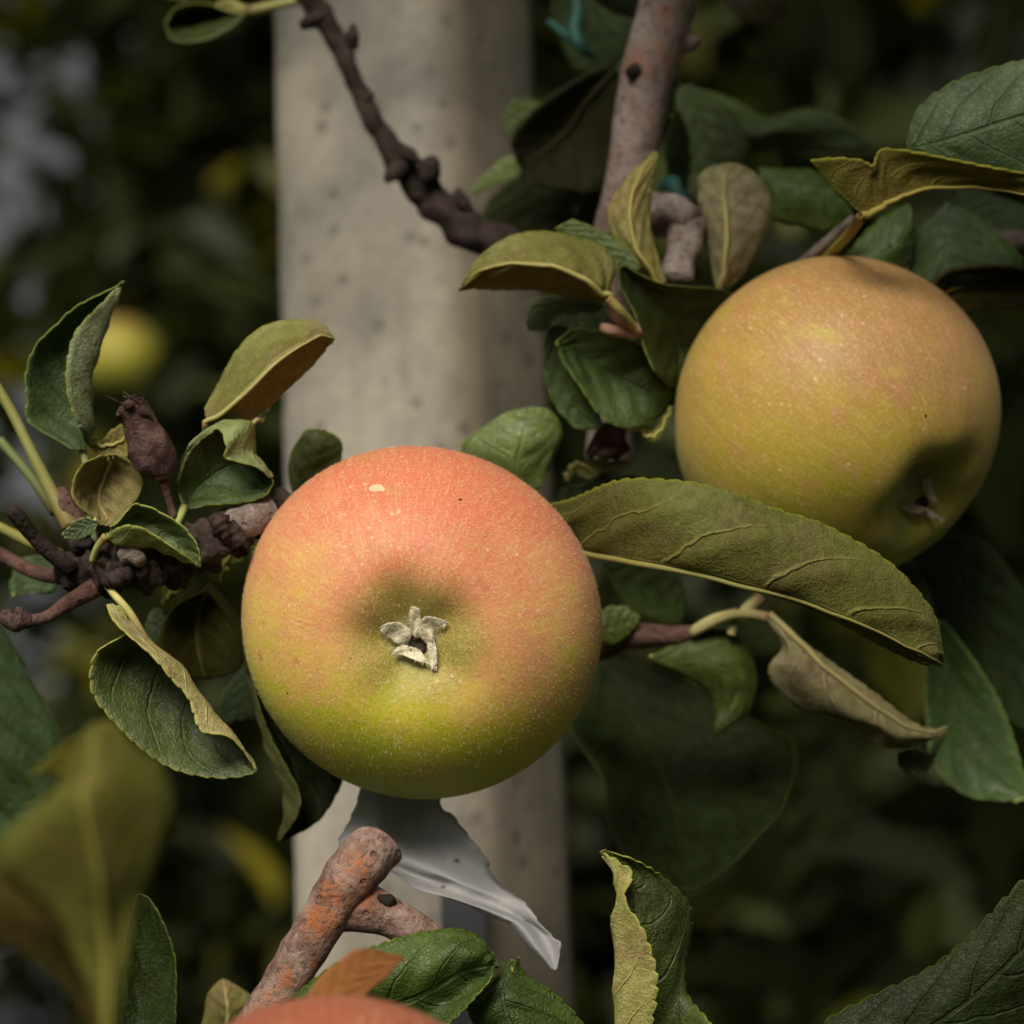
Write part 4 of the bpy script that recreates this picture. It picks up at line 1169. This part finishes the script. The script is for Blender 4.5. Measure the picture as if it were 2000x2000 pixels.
leaf(lo, '1150,1290,2 1165,1280,2 1180,1275,2; 1110,1400,.5 1220,1380,1 1340,1330,.8; 1135,1460,-.8 1260,1460,0 1460,1400,-.4; 1175,1520,-1.8 1300,1530,-1 1550,1450,-1.2; 1192,1600,-3 1320,1600,-2.1 1540,1560,-2.6; 1230,1680,-4 1330,1670,-3.4 1470,1650,-3.8; 1330,1740,-4.6 1350,1738,-4.6 1370,1735,-4.6', z=11, see='top', hi=False, teeth=.0003, tint=(.30, .37, .24), label='very dark broad leaf in deep shade below the near apple')
leaf(lo, '1150,1230 1155,1235 1160,1245; 1172,1195 1195,1225 1190,1258; 1215,1185 1225,1215 1215,1250; 1250,1205 1248,1212 1244,1222', z=7, see='top', hi=False, tint=(1.2, 1.3, .5))
leaf(lo, '1170,1100 1180,1110 1190,1130; 1230,1095 1240,1140 1230,1190; 1300,1110 1310,1160 1290,1215; 1340,1150 1340,1180 1330,1220', z=10, see='top', hi=False, tint=(.7, .9, .4))
tube('petiole', lo, px([(1490, 1165, 7), (1460, 1190, 7), (1435, 1220, 7), (1428, 1240, 7)]), [.0015, .0015, .0012, .001], M_PET, seg=10)
tube('petiole', lo, px([(1440, 1196, 7), (1390, 1212, 7), (1350, 1238, 7.2)]), [.0010, .0012, .0014], M_PET, seg=10)
tube('dry_bud', lo, px([(1160, 850, 7), (1185, 865, 7), (1180, 895, 7)]), [.0030, .0044, .0028], M_WITHER, lump=.4, lscale=.0014, seg=18, n=30)
leaf(lo, '1100,940 1102,935 1105,930; 1120,915 1130,905 1150,895; 1150,935 1170,920 1190,900; 1215,905 1217,902 1220,900', z=7.5, see='under', hi=False, tint=(.9, .9, .8))
leaf(lo, '1090,960 1100,955 1110,950; 1100,1000 1160,960 1230,930; 1150,1020 1220,980 1290,950; 1250,1000 1270,990 1290,980', z=8.5, see='top', hi=False, tint=(.4, .5, .35))

# ------------------------------------------------------------------ curled leaf, lower right leaf
cl = thing('apple_branch', 'shoot tip with a single upright leaf whose pale edge is rolled in', 'branch', P(1290, 2120, .6), 'branches of the near apple tree')
leaf(cl, '1252,2110,-.3 1215,2110 1300,2110,.3 1360,2110; 1258,2070,-.4 1203,2070 1305,2070,.6 1385,2075; 1268,2010,-.5 1199,2010 1310,2010,.7 1393,2008; 1278,1950,-.6 1199,1945 1305,1945,.7 1342,1950,.9; 1278,1888,-.6 1198,1880 1300,1880,.5 1335,1890,1.0; 1256,1812,-.5 1195,1800 1300,1815,.4 1354,1815,1.2; 1222,1757,-.3 1206,1762 1290,1767,.4 1348,1768,1.1; 1234,1708,-.2 1202,1722 1267,1727,.3 1302,1720,.6; 1206,1684,-.1 1189,1691 1222,1682,.1 1242,1679; 1175,1662 1172,1664 1176,1661 1181,1659', z=.2, see='top', mid=1.5, at=(5, 2.3), teeth=.0007, pitch=.0032, tint=(1.2, 1.25, .85), puff=.0006, wav=.0007, mats=[M_TOP, M_PAL, M_RIM], label='upright green leaf with its pale edge rolled inwards')
tube('bark', cl, px([(1290, 2110, .6), (1310, 2200, 1), (1360, 2400, 2)]), [.0012, .0018, .0024], M_TWIG_RED, seg=12)
rl = thing('apple_branch', 'shoot with one broad dark toothed leaf low at the corner', 'branch', P(1750, 2250, -.5), 'branches of the near apple tree')
leaf(rl, '1575,2085 1590,2110,-.1 1640,2190; 1608,2000 1690,2065,-.3 1760,2150; 1702,1946 1790,2022,-.3 1880,2110; 1808,1896 1890,1955,-.3 1985,2050; 1892,1831 1965,1885,-.3 2050,1980; 1966,1752 2030,1818,-.2 2100,1890; 2040,1685 2085,1740 2140,1800; 2160,1640 2163,1645 2166,1650', z=-.8, see='top', teeth=.0006, pitch=.0040, tint=(.36, .42, .32), label='broad dark leaf with a bright toothed edge', puff=.0005)
tube('bark', rl, px([(1600, 2120, -.7), (1560, 2240, 0), (1500, 2400, 1)]), [.0010, .0016, .0024], M_TWIG_RED, seg=12)

# ------------------------------------------------------------------ cut branch with its leaves and the plastic strip
z = 1.2
cb = thing('apple_branch', 'sawn off grey pink branch stub with bright orange patches', 'branch', P(520, 1960, z), 'branches of the near apple tree')
tube('bark', cb, px([(460, 2130, 1.2), (500, 2010, 1.2), (555, 1918, 1.2), (610, 1832, 1.2), (660, 1745, 1.2), (705, 1690, 1.3), (733, 1658, 1.55), (738, 1652, 1.6)]),
     [.0046, .0044, .0045, .0048, .0052, .0056, .0058, .0055], M_BARK_CUT, lump=.11, lscale=.0026, seg=36, n=110)
tube('twig', cb, px([(650, 1768, 1.4), (700, 1772, 1.4), (745, 1785, 1.3), (790, 1810, 1.2), (850, 1850, 1.3), (920, 1920, 1.8)]), [.0050, .0052, .0046, .0040, .0036, .0034], M_BARK_CUT, lump=.12, lscale=.003, seg=24, n=60)
tube('scar', cb, px([(738, 1752, 1.05), (760, 1760, 1.0), (778, 1772, 1.1)]), [.0006, .0013, .0006], M_BARK_DARK, lump=.4, lscale=.001, seg=12, n=24)
leaf(cb, '570,1945 590,1968,-.1 615,1992 640,2030,-.2; 648,1890 672,1942,-.3 705,2012 735,2050,-.3; 738,1848 770,1912,-.4 800,2000 830,2025,-.4; 812,1823 840,1890,-.4 856,1966 880,1990,-.4; 886,1812 902,1864,-.4 910,1926 922,1948,-.4; 934,1828 944,1868,-.2 950,1902 955,1912,-.3; 960,1860 963,1873 966,1884 968,1890; 974,1884 975,1886 975,1888 975,1889', z=-.3, see='top', mid=1.5, at=(3, 1), teeth=.0006, pitch=.0024, tint=(.85, 1.1, .55), puff=.0007, label='fresh green toothed leaf in front of the cut branch')
leaf(cb, '982,1880 1000,1874 1016,1870; 948,1918 985,1916,-.3 1028,1898; 910,1960 985,1966,-.5 1082,1938; 930,2010 1010,2022,-.5 1142,2004; 980,2075 1050,2082,-.3 1155,2065; 1080,2130 1085,2130 1092,2128', z=.2, see='top', teeth=.0005, pitch=.003, tint=(.75, .95, .5), puff=.0009, wav=.0007, label='dimpled green leaf at the foot of the post')
leaf(cb, '560,2010 620,2000 650,2030; 618,1918 670,1930 722,1938; 664,1876 710,1900 760,1906; 705,1853 740,1870 770,1890; 785,1868 787,1871 788,1874', z=-7, see='under', hi=False, mats=[M_DRYLEAF, M_DRYLEAF, M_DRYLEAF], teeth=0, label='small rust brown dry leaf out of focus', rib=False)
leaf(cb, '380,2040 440,2050 520,2040; 396,1990 450,1985,-.3 520,1975; 404,1942 445,1945,-.3 490,1942; 430,1913 436,1912 445,1914', z=5, see='under', hi=False, teeth=0, tint=(1, .95, .8))
strip = thing('plastic_strip', 'torn strip of grey plastic film hanging under the near apple', 'plastic strip', P(780, 1540, 7))
leaf(strip, '735,1400,3 770,1400,2.6 800,1400,3.0 850,1400,2.4; 706,1545,.8 745,1548,.3 800,1550,.9 853,1556,.3; 683,1600,.2 735,1610,-.4 800,1610,.3 880,1592,-.4; 662,1650,-.6 730,1650,-1.0 810,1655,-.3 928,1650,-.9; 720,1690,-1.2 790,1700,-.8 860,1700,-1.3 966,1706,-.7; 792,1720,-1.5 850,1725,-1.2 910,1730,-1.6 998,1740,-1.2; 842,1749,-1.7 890,1752,-1.9 950,1760,-1.5 1030,1772,-1.8; 966,1794,-2.0 990,1792,-2.2 1020,1796,-1.8 1056,1803,-2.1; 994,1803,-2.1 1020,1812,-2.3 1050,1820,-2.0 1078,1829,-2.2; 1040,1858,-2.3 1052,1855,-2.4 1072,1850,-2.2 1091,1842,-2.4; 1078,1893,-2.4 1082,1894,-2.4 1086,1894,-2.4 1090,1880,-2.4', z=3.6, see='top', mats=[M_FILM, M_FILM, M_FILM], teeth=.0005, pitch=.0047, thick=.00015, rib=False, wav=.0010, puff=0, name='film')

# ------------------------------------------------------------------ near, out of focus leaves at the lower left
fg = thing('apple_branch', 'close out of focus shoot with a large yellowish leaf in the lower corner', 'branch', P(60, 2060, -16), 'branches of the near apple tree')
leaf(fg, '215,2040 218,2035 222,2030; 160,1890 210,1840 262,1780; 95,1780 200,1690,-.4 310,1680; 0,1700 180,1560,-.6 338,1586; 20,1625 190,1500,-.4 316,1500; 95,1570 190,1440,-.2 266,1462; 170,1420 190,1410 205,1414', z=-18, see='under', hi=False, teeth=.0005, tint=(.50, .53, .22), label='big yellowish leaf out of focus', petiole=[(218, 2035, 0), (230, 2120, 0), (220, 2200, 0)], prad=.0010)
leaf(fg, '215,2100 212,2095 208,2090; 150,1960 165,1930 180,1910; 40,1860 70,1800,-.2 110,1790; -120,1800 -60,1700,-.3 -10,1680; -220,1700 -150,1620 -100,1600', z=-16.6, see='under', hi=False, tint=(.40, .32, .16), rib=False)
leaf(fg, '200,1410 205,1405 210,1400; 120,1460 180,1440 250,1450; 80,1500 160,1480 240,1490; 60,1515 100,1510 150,1510', z=-14, see='under', hi=False, tint=(.75, .70, .25), rib=False)
leaf(fg, '-40,1130 -20,1180 20,1250; -90,1220 -20,1290,-.3 66,1334; -120,1320 -30,1400,-.4 104,1402; -120,1450 -30,1500,-.3 118,1475; -90,1580 -20,1590 90,1570; -20,1660 0,1655 20,1650', z=-7, see='top', hi=False, teeth=.0003, tint=(.7, .95, .95), label='dark blue green leaf out of focus above the yellowish one')
leaf(fg, '240,2080 265,2080 330,2080; 222,1980 270,1985,.3 318,1985 345,1985,-.2; 232,1880 280,1885,.3 325,1880 340,1880,-.2; 252,1800 280,1805,.2 300,1800 313,1798,-.2; 266,1746 272,1746 280,1747 292,1756,-.1'.replace('240,2080 265,2080 330,2080;', '240,2080 265,2080 300,2080 330,2080;'), z=2.5, see='top', mid=1.2, at=(2, 1), teeth=.0003, tint=(.5, .6, .42), mats=[M_TOP, M_PAL, M_RIM], label='narrow dark leaf with a pale brown edge beside the yellowish leaf')
tube('bark', fg, px([(220, 2200, -17), (100, 2300, -14), (-100, 2500, -8)]), [.0012, .0018, .003], M_TWIG_RED, seg=10)

# ------------------------------------------------------------------ the near tree's crown, with boughs added unseen above the frame
def leaf_cloud(name, parent, centres, spread, n, size, tints, mat, seed, up_bias=0.5, flat=1.0, avoid=None):
    rs = np.random.RandomState(seed)
    cen = np.asarray(centres)
    pick = rs.randint(0, len(cen), n)
    p = cen[pick] + rs.randn(n, 3) * spread * np.array([1, 1, flat])
    if avoid is not None:
        p = p[avoid(p)]
        n = len(p)
    nrm = rs.randn(n, 3)
    nrm[:, 2] = np.abs(nrm[:, 2]) + up_bias
    nrm /= np.linalg.norm(nrm, axis=1)[:, None]
    t = rs.randn(n, 3)
    t -= nrm * np.einsum('ij,ij->i', t, nrm)[:, None]
    t /= np.linalg.norm(t, axis=1)[:, None]
    s = np.cross(nrm, t)
    L = size * (0.65 + 0.6 * rs.rand(n))[:, None]
    w = L * 0.27
    dn = nrm * L * 0.08
    pts = np.stack([p - t * L / 2, p - t * L * 0.15 + s * w + dn, p + t * L * 0.22 + s * w * 0.9 + dn, p + t * L / 2 - nrm * L * .08, p + t * L * 0.22 - s * w * 0.9 + dn, p - t * L * 0.15 - s * w + dn], 1)
    V = pts.reshape(-1, 3)
    b0 = np.arange(n) * 6
    F = np.concatenate([np.stack([b0, b0 + 1, b0 + 2, b0 + 3], 1), np.stack([b0, b0 + 3, b0 + 4, b0 + 5], 1)]).tolist()
    o = mesh_obj(name, V, F, mat, parent, smooth=False)
    tn = np.asarray(tints)
    wts = tn[:, 3] / tn[:, 3].sum()
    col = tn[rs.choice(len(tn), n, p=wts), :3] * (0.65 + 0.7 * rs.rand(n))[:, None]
    at = o.data.attributes.new('tint', 'FLOAT_COLOR', 'POINT')
    c4 = np.ones((n * 6, 4), np.float32)
    c4[:, :3] = np.repeat(col, 6, axis=0)
    at.data.foreach_set('color', c4.ravel())
    o['kind'] = 'stuff'
    return o


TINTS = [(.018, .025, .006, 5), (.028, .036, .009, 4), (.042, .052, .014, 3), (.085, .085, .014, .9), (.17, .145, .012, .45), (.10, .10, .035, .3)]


def orchard_tree(label, x, y, h, rx, ry, n, seed, z0=0.5, size=0.075, limbs=7, keep=None):
    rs = np.random.RandomState(seed)
    th = thing('apple_tree', label, 'tree', (x, y, 0), 'trees in the rows behind the post')
    top = h * 0.93
    tr = [(x, y, 0), (x + rs.randn() * .03, y, h * .3), (x + rs.randn() * .05, y + rs.randn() * .05, h * .6), (x + rs.randn() * .06, y, top)]
    tube('trunk', th, tr, [.045, .038, .026, .008], M_BARK_GREY, seg=14, lump=.1, lscale=.03)
    cen = []
    for k in range(limbs * 4):
        f = (k + .5) / (limbs * 4)
        zz = z0 + (h - z0) * f
        a = k * 2.4 + rs.rand() * .5
        env = (math.sin(math.pi * min(1, .18 + .75 * (1 - f) ** .8))) ** .6
        rr = (0.55 + .45 * rs.rand()) * env
        e = np.array([x + rx * rr * math.cos(a), y + ry * rr * math.sin(a), zz + .15 + .1 * rs.rand()])
        s0 = np.array([x, y, zz - .12])
        if k % 2 == 0:
            m = (s0 + e) / 2 + np.array([0, 0, .05])
            tube('limb', th, [s0, m, e], [.014, .010, .004], M_BARK_GREY, seg=8, n=14)
        for q in np.linspace(.15, 1.05, 6):
            cen.append(s0 + (e - s0) * q + rs.randn(3) * .05)
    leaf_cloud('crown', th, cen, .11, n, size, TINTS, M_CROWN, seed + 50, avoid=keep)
    return th


def keep_gap(p):
    """thin foliage where sky shows through at the left of the picture"""
    return np.ones(len(p), bool)


orchard_tree('dense orchard tree directly behind the concrete post', 0.20, 3.0, 3.4, .50, .55, 11000, 21)
orchard_tree('orchard tree filling the dark gap right of the pinkish branch', 0.95, 2.7, 3.3, .62, .55, 11000, 22)
orchard_tree('orchard tree further along the row on the right', 1.95, 2.9, 3.5, .65, .6, 8000, 23)
orchard_tree('slender orchard tree left of the post', -0.222, 2.9, 3.2, .20, .40, 10500, 31)
orchard_tree('second row tree showing between the post and the sky gap', -0.335, 4.9, 3.9, .38, .6, 13500, 32, size=.085)
orchard_tree('orchard tree left of the sky gap', -1.25, 3.1, 3.2, .55, .5, 8000, 24)
orchard_tree('tall tree of the second row seen behind the post tree', 0.55, 5.0, 4.2, 1.05, .8, 10000, 25, size=.085)
orchard_tree('second row tree at the far right', 2.4, 5.2, 4.2, 1.1, .8, 9000, 26, size=.085)

for k, (x, y) in enumerate(((-1.3, -2.9), (-.1, -3.1), (1.2, -2.8), (2.5, -3.0), (-2.6, -3.0))):  # unseen row behind the camera, added to cut the low sky light
    orchard_tree(('unseen low tree added at the near end of the opposite row to cut sky light', 'unseen low tree added straight across the alley to cut sky light', 'unseen low tree added beside the middle one to cut sky light', 'unseen low tree added to close the opposite row against sky light', 'unseen bushy tree added to begin the opposite row against sky light')[k], x, y, 2.75, .62, .5, 4500, 60 + k, size=.09, z0=.4)

# near tree, with unseen overhanging boughs added to shade the head of the post
nt = thing('apple_tree', 'near apple tree with unseen boughs added above the fruit to shade the post', 'tree', (.16, .92, 0))
tube('trunk', nt, [(.16, .92, 0), (.155, .91, .8), (.15, .90, 1.1), (.14, .88, 1.3)], [.03, .026, .02, .012], M_BARK_PINK, seg=16)
cen = []
rs_ = np.random.RandomState(91)
for k in range(70):
    q = np.array([.14 + .75 * rs_.rand(), 1.25 + .45 * rs_.rand(), 1.25 + 1.1 * rs_.rand()])
    cen.append(q)
for k in range(8):
    zz = 1.30 + .11 * k
    a_ = np.array([.15, .90, zz]) if zz < 1.5 else np.array([.16 + .02 * k, .98, zz])
    e_ = np.array([.30 + .05 * k, 1.35 + .03 * (k % 3), zz + .15])
    tube('limb', nt, [a_, (a_ + e_) / 2 + np.array([0, 0, .02]), e_], [.007, .005, .003], M_BARK_PINK, seg=8, n=14)
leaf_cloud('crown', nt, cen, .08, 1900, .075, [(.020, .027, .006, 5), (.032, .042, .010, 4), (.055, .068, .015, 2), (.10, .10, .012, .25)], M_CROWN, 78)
cen = []
for k in range(26):
    cen.append((-.55 + .06 * k * .9, .72 + .25 * math.sin(k * 1.9), 1.98 + .18 * abs(math.sin(k * 2.7))))
tube('shade_bough', nt, [(.06, .70, 1.73), (.1, .75, 1.85), (.0, .8, 1.98), (-.3, .85, 2.08)], [.0095, .010, .010, .006], M_BARK_PINK, seg=12)
leaf_cloud('crown', nt, cen, .07, 900, .07, TINTS, M_CROWN, 77)
# unseen low boughs added to block sun from the yellow apple and post head


def rel(a, b_, d):
    return CAM + RIGHT * a + UP * b_ + FWD * d


bo = [rel(.30, .34, .95), rel(.16, .27, .74), rel(.06, .225, .60), rel(-.02, .215, .53)]
tube('shade_bough', nt, bo, [.009, .007, .005, .003], M_BARK_PINK, seg=10)
bo2 = [rel(.16, .27, .74), rel(.06, .33, .72), rel(-.08, .35, .67), rel(-.20, .35, .63)]
tube('shade_bough', nt, bo2, [.006, .005, .004, .003], M_BARK_PINK, seg=10)
low = [rel(.08, .215, .60), rel(.05, .22, .57), rel(.03, .215, .56), rel(.07, .225, .56), rel(.10, .23, .60),
       rel(-.06, .345, .66), rel(-.12, .345, .64), rel(-.18, .34, .63), rel(.0, .35, .68), rel(.06, .345, .70), rel(.13, .31, .70), rel(.18, .29, .70)]
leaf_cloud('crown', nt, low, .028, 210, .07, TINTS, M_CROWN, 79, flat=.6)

# background fruit
far_mat = apple_material('far_apple_skin', [(0.2, (.22, .22, .010)), (.6, (.28, .25, .02)), (.9, (.34, .20, .06))], (0, 0, -1), .4, .2, .3)
make_apple('blurred yellow green apple behind the upright dark leaf', 236, 700, 210, .038, .035, (0.1, -.9, .3), far_mat, nth=48, group='apples ripening on the branches')
